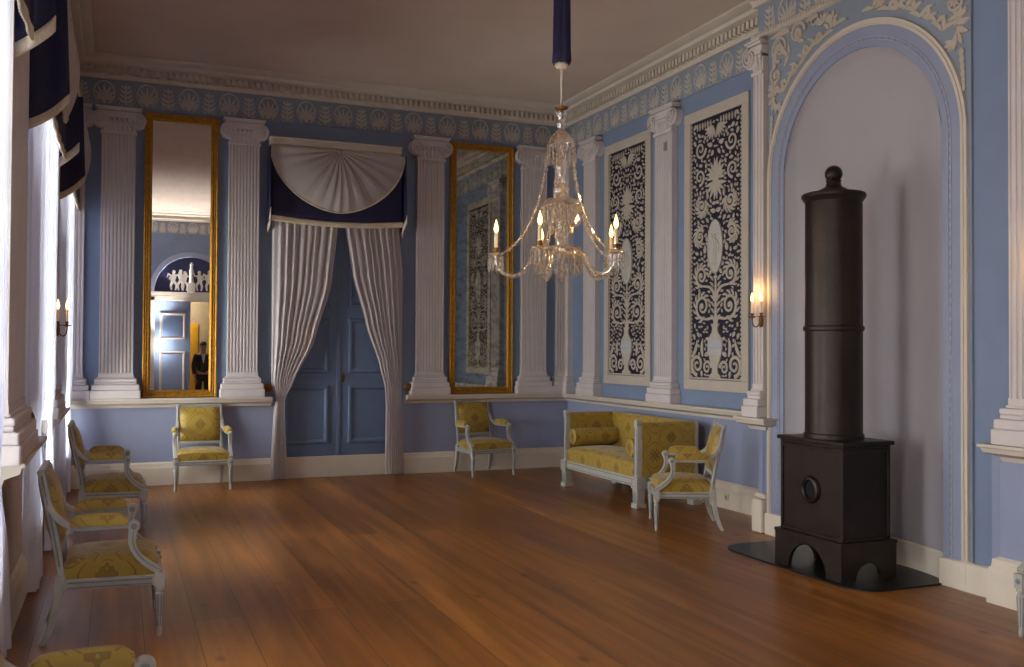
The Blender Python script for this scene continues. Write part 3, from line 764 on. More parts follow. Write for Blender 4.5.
    # vase
    b = MB(); prof = [(0.0, 0.03), (0.10, 0.03), (0.10, 0.06), (0.055, 0.09), (0.045, 0.15), (0.085, 0.25), (0.125, 0.36), (0.135, 0.46), (0.12, 0.54), (0.055, 0.62), (0.045, 0.68), (0.075, 0.73), (0.0, 0.73)]
    prof = [(x, z * 0.82) for x, z in prof]; poly = [(cu + x, iz0 + z) for x, z in prof] + [(cu - x, iz0 + z) for x, z in reversed(prof[1:-1])]
    b.slab(poly, y0, y0 - 0.014); v = b.build('vase', MT['orn'], root, smooth=0, label='cream urn')
    b = MB(); b.slab([(cu + x, iz0 + z) for x, z in ((-0.118, 0.27), (0.118, 0.27), (0.128, 0.33), (-0.128, 0.33))], y0 - 0.014, y0 - 0.017)
    b.slab([(cu + x, iz0 + z) for x, z in ((-0.122, 0.353), (0.122, 0.353), (0.12, 0.426), (-0.12, 0.426))], y0 - 0.014, y0 - 0.017); b.build('blue_band', MT['vase'], v, smooth=0)
    b = MB(); disc(b, cu, iz0 + 1.42, 0.135, 0.285, y0, 0.012, 36); m = b.build('medallion', MT['medal'], root, smooth=0, label='pale grey oval medallion')
    b = MB()
    n = 40; b.ribbon([(cu + 0.132 * math.cos(2 * PI * k / n), iz0 + 1.42 + 0.282 * math.sin(2 * PI * k / n)) for k in range(n + 1)], 0.014, y0 - 0.012, 0.006)
    b.ball((cu, y0 - 0.014, iz0 + 1.53), 0.024, 10, 6, (1, 0.5, 1.1))
    b.ribbon([(cu, iz0 + 1.52), (cu + 0.005, iz0 + 1.42), (cu - 0.01, iz0 + 1.30), (cu - 0.02, iz0 + 1.22)], [0.035, 0.07, 0.075, 0.1], y0 - 0.012, 0.008)
    b.ribbon([(cu + 0.02, iz0 + 1.49), (cu + 0.075, iz0 + 1.44), (cu + 0.06, iz0 + 1.36)], [0.022, 0.02, 0.014], y0 - 0.012, 0.008)
    b.ribbon([(cu - 0.02, iz0 + 1.49), (cu - 0.06, iz0 + 1.56)], [0.022, 0.014], y0 - 0.012, 0.008)
    b.build('figure_relief', MT['orn'], m, smooth=30)
    return root
ornament_panel('ornament_panel', (0, 0, 0), RIGHT, 1.12, 2.28, 1.20, 4.27, 'navy panel of cream foliage nearer the room corner, behind the sofa', 3, 'carved foliage panels')
ornament_panel('ornament_panel', (0, 0, 0), RIGHT, 3.01, 4.18, 1.20, 4.25, 'navy panel of cream foliage next to the wall sconce and the arch', 11, 'carved foliage panels')

# ------------------------------------------------------------------ gilt mirrors
def mirror(u0, u1, z0, z1, lab, mm, glab):
    root = thing('wall_mirror', lab, 'mirror', (u0, 0, z0), BACK, 'gilt wall mirrors'); W, H = u1 - u0, z1 - z0
    fw = 0.088
    prof = [(0, 0), (0, 0.045), (0.012, 0.055), (0.024, 0.045), (0.05, 0.04), (0.06, 0.05), (0.07, 0.05), (0.078, 0.03), (fw, 0.025), (fw, 0)]
    b = MB(); c = [(0, 0), (W, 0), (W, H), (0, H)]; sg = [(1, 1), (-1, 1), (-1, -1), (1, -1)]
    vs = []; m = len(prof)
    for (x, z), (sx, sz) in zip(c, sg):
        for o, p in prof: vs.append((x + sx * o, -p, z + sz * o))
    fs = []
    for i in range(4):
        j = (i + 1) % 4
        for q in range(m): fs.append((i * m + q, i * m + (q + 1) % m, j * m + (q + 1) % m, j * m + q))
    b.add(vs, fs); fr = b.build('frame', MT['gold'], root, smooth=30)
    b = MB()
    for k in range(int(H / 0.028)):
        for x in (0.037, W - 0.037): b.ball((x, -0.043, 0.03 + k * 0.028), 0.0135, 6, 4)
    for k in range(int(W / 0.028)):
        for z in (0.037, H - 0.037): b.ball((0.03 + k * 0.028, -0.043, z), 0.0135, 6, 4)
    b.build('bead_moulding', MT['gold'], fr, smooth=60)
    b = MB(); b.box(fw - 0.005, W - fw + 0.005, -0.02, -0.004, fw - 0.005, H - fw + 0.005)
    b.build('mirror_glass', mm, root, smooth=0, label=glab)
mirror(-5.585, -4.745, RT + 0.005, 4.42, 'tall gilt framed mirror reflecting the open door and a standing person', MT['mirrorA'], 'clear mirror glass')
mirror(-1.765, -0.855, RT + 0.005, 4.41, 'tall gilt framed mirror with dim cloudy glass, near the sofa', MT['mirrorB'], 'cloudy mirror glass')

# ------------------------------------------------------------------ blue double door
droot = thing('door_1', 'blue panelled double door behind the parted curtains', 'door', (0, 0.03, 0), BACK, kind='structure')
def door_leaf(root, x0, x1, z0, z1, rows, mat, mould, side, th=0.045):
    b = MB(); b.box(x0, x1, 0, th, z0, z1)
    leaf_ = b.build('door_leaf', mat, root, smooth=0, bevel=0.004)
    for (p0, p1) in rows:
        b = MB(); a0, a1 = x0 + 0.12, x1 - 0.12
        prof = [(0, 0), (0.012, 0.02), (0.035, 0.02), (0.05, 0.006), (0.06, 0.0)]
        c = [(a0, p0), (a1, p0), (a1, p1), (a0, p1)]; sg = [(1, 1), (-1, 1), (-1, -1), (1, -1)]; vs = []; m = len(prof)
        for (x, z), (sx, sz) in zip(c, sg):
            for o, q in prof: vs.append((x + sx * o, -q, z + sz * o))
        fs = []
        for i in range(4):
            j = (i + 1) % 4
            for q in range(m - 1): fs.append((i * m + q, i * m + q + 1, j * m + q + 1, j * m + q))
        b.add(vs, fs); b.build('panel_moulding', mould, leaf_, smooth=30)
    return leaf_
rows = [(0.42, 1.16), (1.32, 2.02), (2.16, 3.4)]
b = MB(); b.box(DX0 - 0.05, DX1 + 0.05, 0.05, 0.2, 0.0, DZ + 0.1); b.build('door_light_stop', MT['door'], droot, smooth=0)  # solid box added behind the leaves to stop light leaking under the door
l1 = door_leaf(droot, DX0, -3.245, BH, DZ, rows, MT['door'], MT['door'], 1); l2 = door_leaf(droot, -3.235, DX1, BH, DZ, rows, MT['door'], MT['door'], -1)
b = MB(); b.box(-3.265, -3.215, -0.012, 0.0, BH, DZ); b.build('meeting_strip', MT['door'], droot, smooth=0, bevel=0.004)
b = MB(); b.box(-3.195, -3.17, -0.008, 0, 1.20, 1.32); b.ball((-3.183, -0.03, 1.27), 0.018, 10, 6); b.build('lock_plate', MT['brass'], l2, smooth=40)

# ------------------------------------------------------------------ curtains
def pleats(n, seed):
    r = random.Random(seed); ph = [r.uniform(0, 6) for _ in range(4)]
    def f(s, t): return math.sin(2 * PI * n * s + ph[0] + 0.6 * math.sin(2 * PI * s * 2 + ph[1])) + 0.35 * math.sin(2 * PI * n * 2.1 * s + ph[2] + t)
    return f
def curtain(name, loc, rz, outer, inner, z0, ztop, lab, cat, mat, grp, seed, v0=0.10, amp=0.03, npl=7, hold=1.02, depth=None):
    """outer(z), inner(z): u of the two edges; v0 distance from the wall"""
    f = pleats(npl, seed); nz, nu = 46, 84
    rows = []
    for i in range(nz + 1):
        t = i / nz; z = ztop + (z0 - ztop) * t
        a, c = outer(z), inner(z); w = abs(c - a); row = []
        pk = math.exp(-((z - hold) / 0.12) ** 2)
        am = amp * (1 - 0.55 * pk) * (0.7 + 0.3 * min(1, w / 0.5))
        dv = depth(z) if depth else 0.0
        for k in range(nu + 1):
            s = k / nu; row.append((a + (c - a) * s, -(0.02 + (v0 - 0.02 + dv) * min(1, (s + 0.0) / 0.16) ** 0.5 + am * min(1, s / 0.1) * f(s, z * 0.5)), z + 0.004 * math.sin(s * 40)))
        rows.append(row)
    b = MB(); b.sheet(rows)
    o = b.build(name, mat, None, smooth=180); o.location = loc; o.rotation_euler.z = rz
    return tag(o, lab, cat, grp)
def lerp_tab(tab):
    def g(z):
        for (za, ua), (zb, ub) in zip(tab, tab[1:]):
            if za >= z >= zb:
                t = (za - z) / (za - zb); t = t * t * (3 - 2 * t) * 0.35 + t * 0.65
                return ua + (ub - ua) * t
        return tab[-1][1] if z < tab[-1][0] else tab[0][1]
    return g
curtain('door_curtain', (0, 0, 0), BACK, lerp_tab([(4.0, -4.10), (1.2, -4.09), (1.0, -4.03), (0.85, -4.06), (0.0, -4.10)]),
        lerp_tab([(3.7, -3.26), (3.25, -3.28), (2.45, -3.36), (1.75, -3.56), (1.2, -3.83), (1.0, -3.93), (0.8, -3.93), (0.0, -3.89)]), 0.012, 3.7,
        'white curtain drawn left of the blue door, tied low by the clear mirror', 'curtain', MT['drape'], 'curtains at the blue door', 1, 0.085, 0.021, 9)
curtain('door_curtain', (0, 0, 0), BACK, lerp_tab([(4.0, -2.46), (3.1, -2.46), (2.6, -2.41), (1.2, -2.42), (1.0, -2.42), (0.0, -2.39)]),
        lerp_tab([(3.7, -3.22), (3.25, -3.20), (2.6, -3.10), (1.95, -2.92), (1.4, -2.73), (1.12, -2.66), (0.9, -2.645), (0.0, -2.65)]), 0.012, 3.7,
        'white curtain drawn to the side of the blue door next to the dark mirror', 'curtain', MT['drape'], 'curtains at the blue door', 2, 0.085, 0.020, 9, 1.1)

def holdback(loc, rz, lab, grp, sc_=1.0):
    root = thing('curtain_holdback', lab, 'curtain holdback', loc, rz, grp)
    b = MB(); b.lathe([(0, 0.0), (0.022, 0.0), (0.024, -0.008), (0.012, -0.014), (0.011, -0.075), (0.0, -0.075)], 16, (0, 0, 0), 'y'); b.build('stem', MT['brass'], root, smooth=40)
    b = MB(); b.lathe([(0, -0.07), (0.03, -0.07), (0.050, -0.078), (0.054, -0.088), (0.047, -0.098), (0.03, -0.102), (0.022, -0.108), (0, -0.112)], 24, (0, 0, 0), 'y'); b.build('knob', MT['brass'], root, smooth=40)
    root.scale = (sc_, sc_, sc_)
    return root
holdback((-4.135, 0, 1.14), BACK, 'round brass curtain knob on the wall next to the clear mirror side of the door', 'brass curtain knobs')
holdback((-2.355, 0, 1.13), BACK, 'round brass curtain knob on the wall next to the dark mirror side of the door', 'brass curtain knobs')

def valance(loc, rz, lab, grp, hw=0.86, ztop=4.22, wing=0.235):
    """blue swag box with a white fan in front; local u centred on the opening"""
    root = thing('swag_valance', lab, 'valance', loc, rz, grp)
    vf = 0.155; zb = 3.26
    b = MB(); b.box(-hw + 0.01, hw - 0.05, -0.19, 0, ztop - 0.075, ztop); b.box(-hw + 0.02, hw - 0.06, -0.165, 0, ztop - 0.13, ztop - 0.075); b.box(-hw - 0.0, hw - 0.04, -0.205, 0, ztop, ztop + 0.02)
    b.build('pelmet_board', MT['white'], root, smooth=0, bevel=0.008)
    # blue cloth, front
    rows = []
    for i in range(13):
        t = i / 12; row = []
        for k in range(49):
            s = k / 48; u = (-hw + 2 * hw * s) * 0.978
            z = (ztop - 0.12) + (zb - 0.045 * math.sin(PI * s) - ztop + 0.12) * t
            row.append((u, -(vf + 0.004 * math.sin(s * 26) * t + 0.004), z))
        rows.append(row)
    b = MB(); b.sheet(rows); cl = b.build('blue_cloth', MT['navy'], root, smooth=180, mods=None); so_ = cl.modifiers.new('thick', 'SOLIDIFY'); so_.thickness = 0.004
    def fringe(path, h=0.07, nm='fringe', par=None):
        rows = []; n = len(path)
        for i in range(4):
            row = []
            for k in range(n):
                p = path[k]; q = path[min(k + 1, n - 1)]; p_ = path[max(k - 1, 0)]
                t = Vector(q) - Vector(p_); nn = Vector((-t.y, t.x, 0)); nn = nn.normalized() if nn.length > 1e-6 else Vector((0, -1, 0))
                o_ = 0.004 * math.sin(k * 2.1) * (i / 3) + 0.003
                row.append((p[0] + nn.x * o_, p[1] + nn.y * o_, p[2] + 0.012 - h * i / 3))
            rows.append(row)
        bb = MB(); bb.sheet(rows); o = bb.build(nm, MT['fringe'], par or root, smooth=60); m_ = o.modifiers.new('thick', 'SOLIDIFY'); m_.thickness = 0.012; return o
    fringe([((-hw + 2 * hw * k / 96) * 0.975, -(vf + 0.004 * math.sin(k / 96 * 26) + 0.01), zb - 0.045 * math.sin(PI * k / 96)) for k in range(97)], par=cl)
    # side wings from wall to front, hem falling towards the wall
    for sg in (-1, 1):
        rows = []
        for i in range(11):
            t = i / 10; row = []
            for k in range(15):
                s = k / 14; v = s * (wing + 0.03 * t)
                zbot = 3.14 + 0.20 * s ** 1.5
                z = (ztop - 0.1) + (zbot - ztop + 0.1) * t
                row.append((sg * (hw + 0.008 * math.sin(s * 9) * t), -v, z))
            rows.append(row)
        b = MB(); b.sheet(rows); wg = b.build('side_wing', MT['navy'], root, smooth=180); m_ = wg.modifiers.new('thick', 'SOLIDIFY'); m_.thickness = 0.005
        fringe([(p[0], p[1], p[2]) for p in rows[-1]], 0.08, 'fringe', wg)
    # white fan
    rows = []
    ax, bz, zc = hw - 0.01, 0.78, ztop - 0.10
    for i in range(17):
        q = i / 16; row = []
        for k in range(121):
            a = PI + PI * k / 120
            x = ax * q * math.copysign(abs(math.cos(a)) ** 1.15, math.cos(a)); z = zc + bz * q * math.sin(a) - 0.03 * q * math.cos(a) * 0
            fold = 0.0125 * (0.15 + q * (1.2 - q)) * math.sin(k / 120 * PI * 25 + 1.6 * math.sin(k / 9.0)) + 0.006 * math.sin(k * 1.7) * q * (1 - q)
            bulge = 0.11 * math.sin(PI * min(1, q * 0.98)) ** 0.8 * (0.45 + 0.55 * math.sin(a - PI)) 
            row.append((x, -(vf + 0.02 + bulge + fold), z))
        rows.append(row)
    b = MB(); b.sheet(rows); fn = b.build('white_fan', MT['fan'], root, smooth=180)
    hem = [rows[-1][k] for k in range(121)]
    b = MB(); b.tube([(p[0], p[1] - 0.004, p[2]) for p in hem], 0.011, 6); b.build('fan_hem', MT['fringe'], fn, smooth=60)
    b = MB(); b.lathe([(0, -0.212), (0.02, -0.207), (0.03, -0.19), (0.02, -0.172), (0, -0.165)], 14, (0, 0, zc + 0.0), 'y'); b.build('gathering_knot', MT['fan'], fn, smooth=60)
    return root
valance((-3.295, 0, 0), BACK, 'blue swag valance with a white fan above the double door', 'blue swag valances')
WIN = ['the corner window next to the end wall', 'the window behind the middle armchairs', 'the window nearest the camera']
for i in range(3):
    valance((WX, WCY[i], 0), LEFT, 'blue swag valance with a white fan at ' + WIN[i], 'blue swag valances')

# ------------------------------------------------------------------ windows
for i, c in enumerate(WCY):
    root = thing('window_%d' % (i + 1), 'tall white window with glazing bars, ' + ('behind the camera' if i == 3 else 'behind the curtains of ' + WIN[i]), 'window', (WX - 0.2, c, 0), LEFT, kind='structure')
    b = MB(); f = 0.07
    for (a0, a1, z0, z1) in ((-WW, -WW + f, WZ0, WZ1), (WW - f, WW, WZ0, WZ1), (-WW + f, WW - f, WZ0, WZ0 + f), (-WW + f, WW - f, WZ1 - f, WZ1), (-0.04, 0.04, WZ0 + f, WZ1 - f)): b.box(a0, a1, -0.03, 0.03, z0, z1)
    for k in range(1, 5):
        z = WZ0 + (WZ1 - WZ0) * k / 5; b.box(-WW + f, WW - f, -0.02, 0.02, z - 0.015, z + 0.015)
    b.build('window_frame', MT['winwood'], root, smooth=0, bevel=0.004)
    b = MB(); b.box(-WW + f, WW - f, -0.003, 0.003, WZ0 + f, WZ1 - f); b.build('pane', MT['glass'], root, smooth=0)
    b = MB(); b.box(-WW - 0.04, WW + 0.04, -0.24, -0.16, WZ0 - 0.04, WZ0); b.build('window_sill', MT['winwood'], root, smooth=0, bevel=0.006)
WIN.append('the window behind the camera, added unseen to cut its daylight')  # curtains here are unseen, added to cut daylight on the near right wall
for i in range(4):
    c = WCY[i]
    for sg in (-1, 1):
        hw_ = 0.80 if i == 0 and sg > 0 else 0.74 if i == 2 and sg > 0 else 0.93
        side = 'farther' if sg > 0 else 'nearer'
        curtain('window_curtain', (WX, c, 0), LEFT, lerp_tab([(4.05, sg * min(hw_, 0.835)), (3.1, sg * min(hw_, 0.835)), (2.6, sg * hw_), (1.35, sg * hw_), (1.16, sg * (hw_ - 0.10)), (0.9, sg * (hw_ - 0.08)), *([(0.6, 0.98), (0.0, 1.28)] if i == 2 and sg > 0 else [(0.0, sg * hw_)])]),
                lerp_tab([(4.05, sg * (0.02 if i > 1 else 0.14)), (3.2, sg * (0.05 if i > 1 else 0.18)), (2.3, sg * (0.16 if i > 1 else 0.28)), (1.6, sg * 0.36), (1.15, sg * 0.56), (0.95, sg * 0.60), (0.0, sg * 0.46)]), 0.012, 4.05,
                'sheer white curtain, %s half, at %s' % (side, WIN[i]), 'curtain', MT['curtain'], 'sheer window curtains', 10 + 2 * i + (sg > 0), *((0.055, 0.018) if i == 2 and sg > 0 else (0.085, 0.026)), 7)
        if not (sg > 0 and i != 1) and i < 3:
            holdback((WX, c + sg * (hw_ - 0.02), 1.16), LEFT, 'dark curtain knob at the %s side of %s' % (side, WIN[i]), 'window curtain knobs', 0.75)

# ------------------------------------------------------------------ armchairs
SQ = [(-1, -1), (1, -1), (1, 1), (-1, 1)]
def cushion_rows(hx0, hx1, y0, y1, zlo, zhi, crown, n=14):
    """top sheet plus skirt of an upholstered block; hx0 half width at y0, hx1 at y1"""
    b = MB(); top = []
    for j in range(n + 1):
        t = j / n; row = []
        for i in range(n + 1):
            s = -1 + 2 * i / n; q = -1 + 2 * t
            e = max(abs(s), abs(q)); rd = 1 - max(0, (e - 0.88) / 0.12) ** 2 * 0.0
            h = zhi + crown * (1 - s ** 2 * 0.9) * (1 - q ** 2 * 0.9) - 0.018 * max(0, (abs(s) - 0.85) / 0.15) ** 2 - 0.018 * max(0, (abs(q) - 0.85) / 0.15) ** 2
            hx = hx0 + (hx1 - hx0) * t
            row.append((s * hx, y0 + (y1 - y0) * t, h))
        top.append(row)
    b.sheet(top)
    ring_ = [top[0][i] for i in range(n + 1)] + [top[j][n] for j in range(1, n + 1)] + [top[n][i] for i in range(n - 1, -1, -1)] + [top[j][0] for j in range(n - 1, 0, -1)]
    m = len(ring_); mid = [(x * 1.012, (y - (y0 + y1) / 2) * 1.012 + (y0 + y1) / 2, (z + zlo) / 2) for x, y, z in ring_]; low = [(x, y, zlo) for x, y, z in ring_]
    vs = ring_ + mid + low; fs = []
    for i in range(m):
        j = (i + 1) % m; fs += [(i, j, m + j, m + i), (m + i, m + j, 2 * m + j, 2 * m + i)]
    fs.append(tuple(2 * m + i for i in range(m)))
    return b.add(vs, fs)
def make_chair(loc, rz, lab):
    root = thing('armchair', lab, 'armchair', loc, rz, 'yellow damask armchairs')
    W0, W1, Y0, Y1 = 0.30, 0.255, -0.275, 0.235
    zr0, zr1 = 0.29, 0.345
    # seat rails
    b = MB(); t = 0.035
    def bar(p, q, z0, z1, th):
        p, q = Vector((p[0], p[1], 0)), Vector((q[0], q[1], 0)); d = (q - p).normalized(); nrm = Vector((d.y, -d.x, 0)) * th / 2
        b.hexa([(v.x, v.y, z0) for v in (p - nrm, q - nrm, q + nrm, p + nrm)], [(v.x, v.y, z1) for v in (p - nrm, q - nrm, q + nrm, p + nrm)])
    bar((-W0, Y0), (W0, Y0), zr0, zr1, t); bar((W0, Y0), (W1, Y1), zr0, zr1, t); bar((W1, Y1), (-W1, Y1), zr0, zr1, t); bar((-W1, Y1), (-W0, Y0), zr0, zr1, t)
    fr = b.build('seat_frame', MT['chairwood'], root, smooth=0, bevel=0.005)
    b = MB()
    def bar2(p, q, off):
        p, q = Vector((p[0], p[1], 0)), Vector((q[0], q[1], 0)); d = (q - p).normalized(); nr = Vector((d.y, -d.x, 0)) * off
        b.tube([tuple(p + nr + d * 0.04 + Vector((0, 0, 0.33))), tuple(q + nr - d * 0.04 + Vector((0, 0, 0.33)))], 0.005, 6); b.tube([tuple(p + nr + d * 0.04 + Vector((0, 0, 0.303))), tuple(q + nr - d * 0.04 + Vector((0, 0, 0.303)))], 0.004, 6)
    bar2((-W0, Y0), (W0, Y0), 0.018); bar2((W0, Y0), (W1, Y1), 0.018); bar2((-W1, Y1), (-W0, Y0), 0.018)
    b.build('seat_beading', MT['chairline'], fr, smooth=60)
    # front legs: block, ring, fluted taper
    for sg in (-1, 1):
        b = MB(); x = sg * W0
        b.box(x - 0.027, x + 0.027, Y0 - 0.027, Y0 + 0.027, 0.278, 0.36)
        b.lathe([(0.0, 0.0), (0.011, 0.0), (0.015, 0.012), (0.016, 0.03), (0.0135, 0.04), (0.014, 0.05), (0.024, 0.24), (0.017, 0.247), (0.017, 0.255), (0.027, 0.26), (0.027, 0.27), (0.02, 0.28), (0.0, 0.28)], 20, (x, Y0, 0), 'z')
        lg = b.build('front_leg', MT['chairwood'], root, smooth=35)
        b = MB()
        for k in range(8):
            a = 2 * PI * (k + 0.5) / 8; b.tube([(x + 0.0145 * math.cos(a), Y0 + 0.0145 * math.sin(a), 0.06), (x + 0.0235 * math.cos(a), Y0 + 0.0235 * math.sin(a), 0.23)], 0.003, 5)
        b.lathe([(0, -0.029), (0.014, -0.029), (0.017, -0.027)], 12, (x, Y0, 0.318), 'y'); b.ball((x, Y0 - 0.03, 0.318), 0.006, 8, 6)
        b.build('leg_fluting', MT['chairline'], lg, smooth=50)
        # rear leg: sabre
        b = MB(); pts = bez((sg * W1, Y1, 0.37), (sg * W1, Y1 + 0.01, 0.22), (sg * W1, Y1 + 0.03, 0.10), (sg * W1, Y1 + 0.09, 0.0), 10)
        b.tube(pts, [0.031 - 0.012 * i / 10 for i in range(11)], sec=[(-0.8, -0.8), (0.8, -0.8), (0.8, 0.8), (-0.8, 0.8)], up=(0, 1, 0)); b.build('rear_leg', MT['chairwood'], root, smooth=40, bevel=0.003)
    # seat cushion
    cushion_rows(W0 - 0.012, W1 - 0.012, Y0 + 0.012, Y1 - 0.02, 0.344, 0.446, 0.035).build('seat', MT['silk'], root, smooth=60)
    # back frame, leaning; plane coordinates (x, h) -> world
    lean = 0.16; zb0, zb1 = 0.40, 0.952
    def bp(x, h, off=0.0): # off towards the front
        k = (h - zb0); return (x, Y1 + 0.0 + k * lean + 0.06 * k * k - off, h)
    b = MB(); bw = 0.245
    for sg in (-1, 1): b.tube([bp(sg * bw, zb0 - 0.06 + (zb1 - zb0 + 0.06) * i / 8) for i in range(9)], 0.018, sec=SQ, up=(0, 1, 0))
    for z in (zb1 - 0.017, 0.505): b.tube([bp(-bw, z), bp(bw, z)], 0.017, sec=SQ, up=(0, 0, 1))
    bf = b.build('back_frame', MT['chairwood'], root, smooth=0, bevel=0.006)
    b = MB()
    for sg in (-1, 1): b.tube([bp(sg * (bw + 0.002), 0.5 + 0.44 * i / 6, 0.020) for i in range(7)], 0.005, 6); b.tube([bp(sg * (bw + 0.019), 0.42 + 0.5 * i / 6, 0.0) for i in range(7)], 0.0045, 6)
    b.tube([bp(-bw, zb1 - 0.017, 0.019), bp(bw, zb1 - 0.017, 0.019)], 0.005, 6)
    b.build('back_beading', MT['chairline'], bf, smooth=60)
    # back pad (front and rear faces)
    b = MB(); n = 12
    for sd in (1, -1):
        rows = []
        for j in range(n + 1):
            t = j / n; row = []
            for i in range(n + 1):
                s = -1 + 2 * i / n; q = -1 + 2 * t
                bul = (0.048 if sd > 0 else 0.03) * ((1 - abs(s) ** 4) * (1 - abs(q) ** 4)) ** 0.6
                row.append(bp(s * (bw - 0.012), 0.525 + 0.40 * t, sd * (0.012 + bul)))
            rows.append(row)
        b.sheet(rows)
    b.build('back_pad', MT['silk'], root, smooth=60)
    # arms
    for sg in (-1, 1):
        x0 = sg * 0.248; x1 = sg * 0.305
        b = MB()
        y_b = bp(0, 0.80)[1]
        sw = bez((x0, y_b, 0.80), (x0, y_b - 0.035, 0.68), (x1 - sg * 0.02, y_b - 0.10, 0.635), (x1 - sg * 0.01, y_b - 0.19, 0.63), 10)
        run = [(x1 - sg * 0.008 + sg * 0.008 * i / 5, y_b - 0.19 - (y_b - 0.19 + 0.125) * i / 5, 0.63 + 0.006 * i / 5) for i in range(1, 6)]
        b.tube(sw + run, 0.017, sec=[(-1, -1.1), (0.8, -1.1), (1, 0), (0.8, 1.1), (-1, 1.1)], up=(0, 0, 1))
        # scroll end
        b.lathe([(0, -0.022), (0.03, -0.022), (0.034, -0.016), (0.034, 0.016), (0.03, 0.022), (0, 0.022)], 18, (x1, -0.135, 0.628), 'x')
        sup = bez((x1, -0.135, 0.612), (x1, -0.10, 0.50), (x1, -0.17, 0.43), (sg * W0, Y0 + 0.0, 0.37), 14)
        b.tube(sup, [0.02 + 0.006 * abs(1 - 2 * i / 14) for i in range(15)], sec=[(-0.85, -0.9), (0.85, -0.9), (0.85, 0.9), (-0.85, 0.9)], up=(0, 1, 0))
        ar = b.build('arm', MT['chairwood'], root, smooth=40, bevel=0.003)
        b = MB()
        for sx in (-0.02, 0.02): b.tube([(p[0] + sx, p[1] - 0.004, p[2] + 0.004) for p in sup], 0.004, 6)
        for sx in (-0.023, 0.023): b.lathe([(0.012, -0.003), (0.017, -0.003), (0.017, 0.003), (0.012, 0.003)], 14, (x1 + sx, -0.135, 0.628), 'x')
        b.build('arm_beading', MT['chairline'], ar, smooth=60)
        b = MB(); nn = 10; rows = []
        for j in range(nn + 1):
            t = j / nn; y = -0.105 + (y_b - 0.12 + 0.105) * t; row = []
            for i in range(9):
                a = PI * i / 8; e = 1 - abs(2 * t - 1) ** 6 * 0.5
                row.append((x1 - sg * 0.014 * t + 0.036 * math.cos(a), y, 0.642 + 0.066 * math.sin(a) ** 0.6 * e))
            rows.append(row)
        b.sheet(rows); b.add([rows[0][i] for i in range(9)], [tuple(range(9))]); b.add([rows[-1][i] for i in range(9)], [tuple(range(9))])
        b.build('arm_pad', MT['silk'], root, smooth=60)
    return root
first = make_chair((-4.935, -0.42, 0), 0.0, 'yellow armchair facing the room, beside the clear mirror')
def chair(x, y, rz, lab):
    c = copy_tree(first); c.location = (x, y, 0); c.rotation_euler.z = rz; c['label'] = lab; return c
chair(-1.41, -0.385, math.radians(8), 'yellow armchair set at an angle beneath the dark cloudy mirror')
chair(-5.895, -2.66, LEFT, 'yellow armchair by the windows, the farther one seen side on')
chair(-5.895, -6.02, LEFT, 'yellow armchair by the windows, the nearer whole one seen side on')
chair(-5.90, -9.17, LEFT, 'yellow armchair cut off by the lower edge, only its padded arm showing')
chair(-0.965, -4.46, math.radians(-116), 'yellow armchair standing at the end of the sofa next to the stove')
chair(-0.80, -8.44, RIGHT, 'armchair at the frame edge, only one pale front leg showing')

# ------------------------------------------------------------------ sofa
SO = thing('sofa', 'yellow damask settee with upright box arms below the ornament panels', 'sofa', (-0.90, -2.635, 0), RIGHT)
hl, dp = 0.875, 0.74
b = MB(); b.box(-hl, hl, 0.0, 0.05, 0.215, 0.31); b.box(-hl, hl, dp - 0.05, dp, 0.215, 0.31); b.box(-hl, -hl + 0.05, 0, dp, 0.215, 0.31); b.box(hl - 0.05, hl, 0, dp, 0.215, 0.31)
sf = b.build('seat_frame', MT['chairwood'], SO, smooth=0, bevel=0.006)
b = MB()
for z in (0.235, 0.29):
    b.tube([(-hl + 0.09, -0.004, z), (hl - 0.09, -0.004, z)], 0.005, 6)
    for sg in (-1, 1): b.tube([(sg * (hl + 0.004), 0.09, z), (sg * (hl + 0.004), dp - 0.09, z)], 0.005, 6)
b.build('frame_beading', MT['chairline'], sf, smooth=60)
for sx in (-1, 1):
    for y in (0.03, dp - 0.03):
        b = MB(); x = sx * (hl - 0.03)
        b.box(x - 0.06, x + 0.06, y - 0.06, y + 0.06, 0.20, 0.32); b.box(x - 0.05, x + 0.05, y - 0.05, y + 0.05, 0.185, 0.20)
        b.hexa([(x + i * 0.044, y + j * 0.044, 0.05) for i, j in SQ], [(x + i * 0.05, y + j * 0.05, 0.185) for i, j in SQ]); b.box(x - 0.058, x + 0.058, y - 0.058, y + 0.058, 0.0, 0.05)
        lg = b.build('leg', MT['chairwood'], SO, smooth=0, bevel=0.006)
        b = MB()
        for q in (-0.03, 0.0, 0.03): b.box(x + q - 0.004, x + q + 0.004, y - 0.052, y - 0.046, 0.06, 0.175)
        for q in (-0.035, 0.035): b.box(x + q - 0.003, x + q + 0.003, y - 0.063, y - 0.058, 0.225, 0.30); b.box(x - 0.035, x + 0.035, y - 0.063, y - 0.058, 0.26 + q * 1.05 - 0.003, 0.26 + q * 1.05 + 0.003)
        b.build('leg_panel', MT['chairline'], lg, smooth=0)
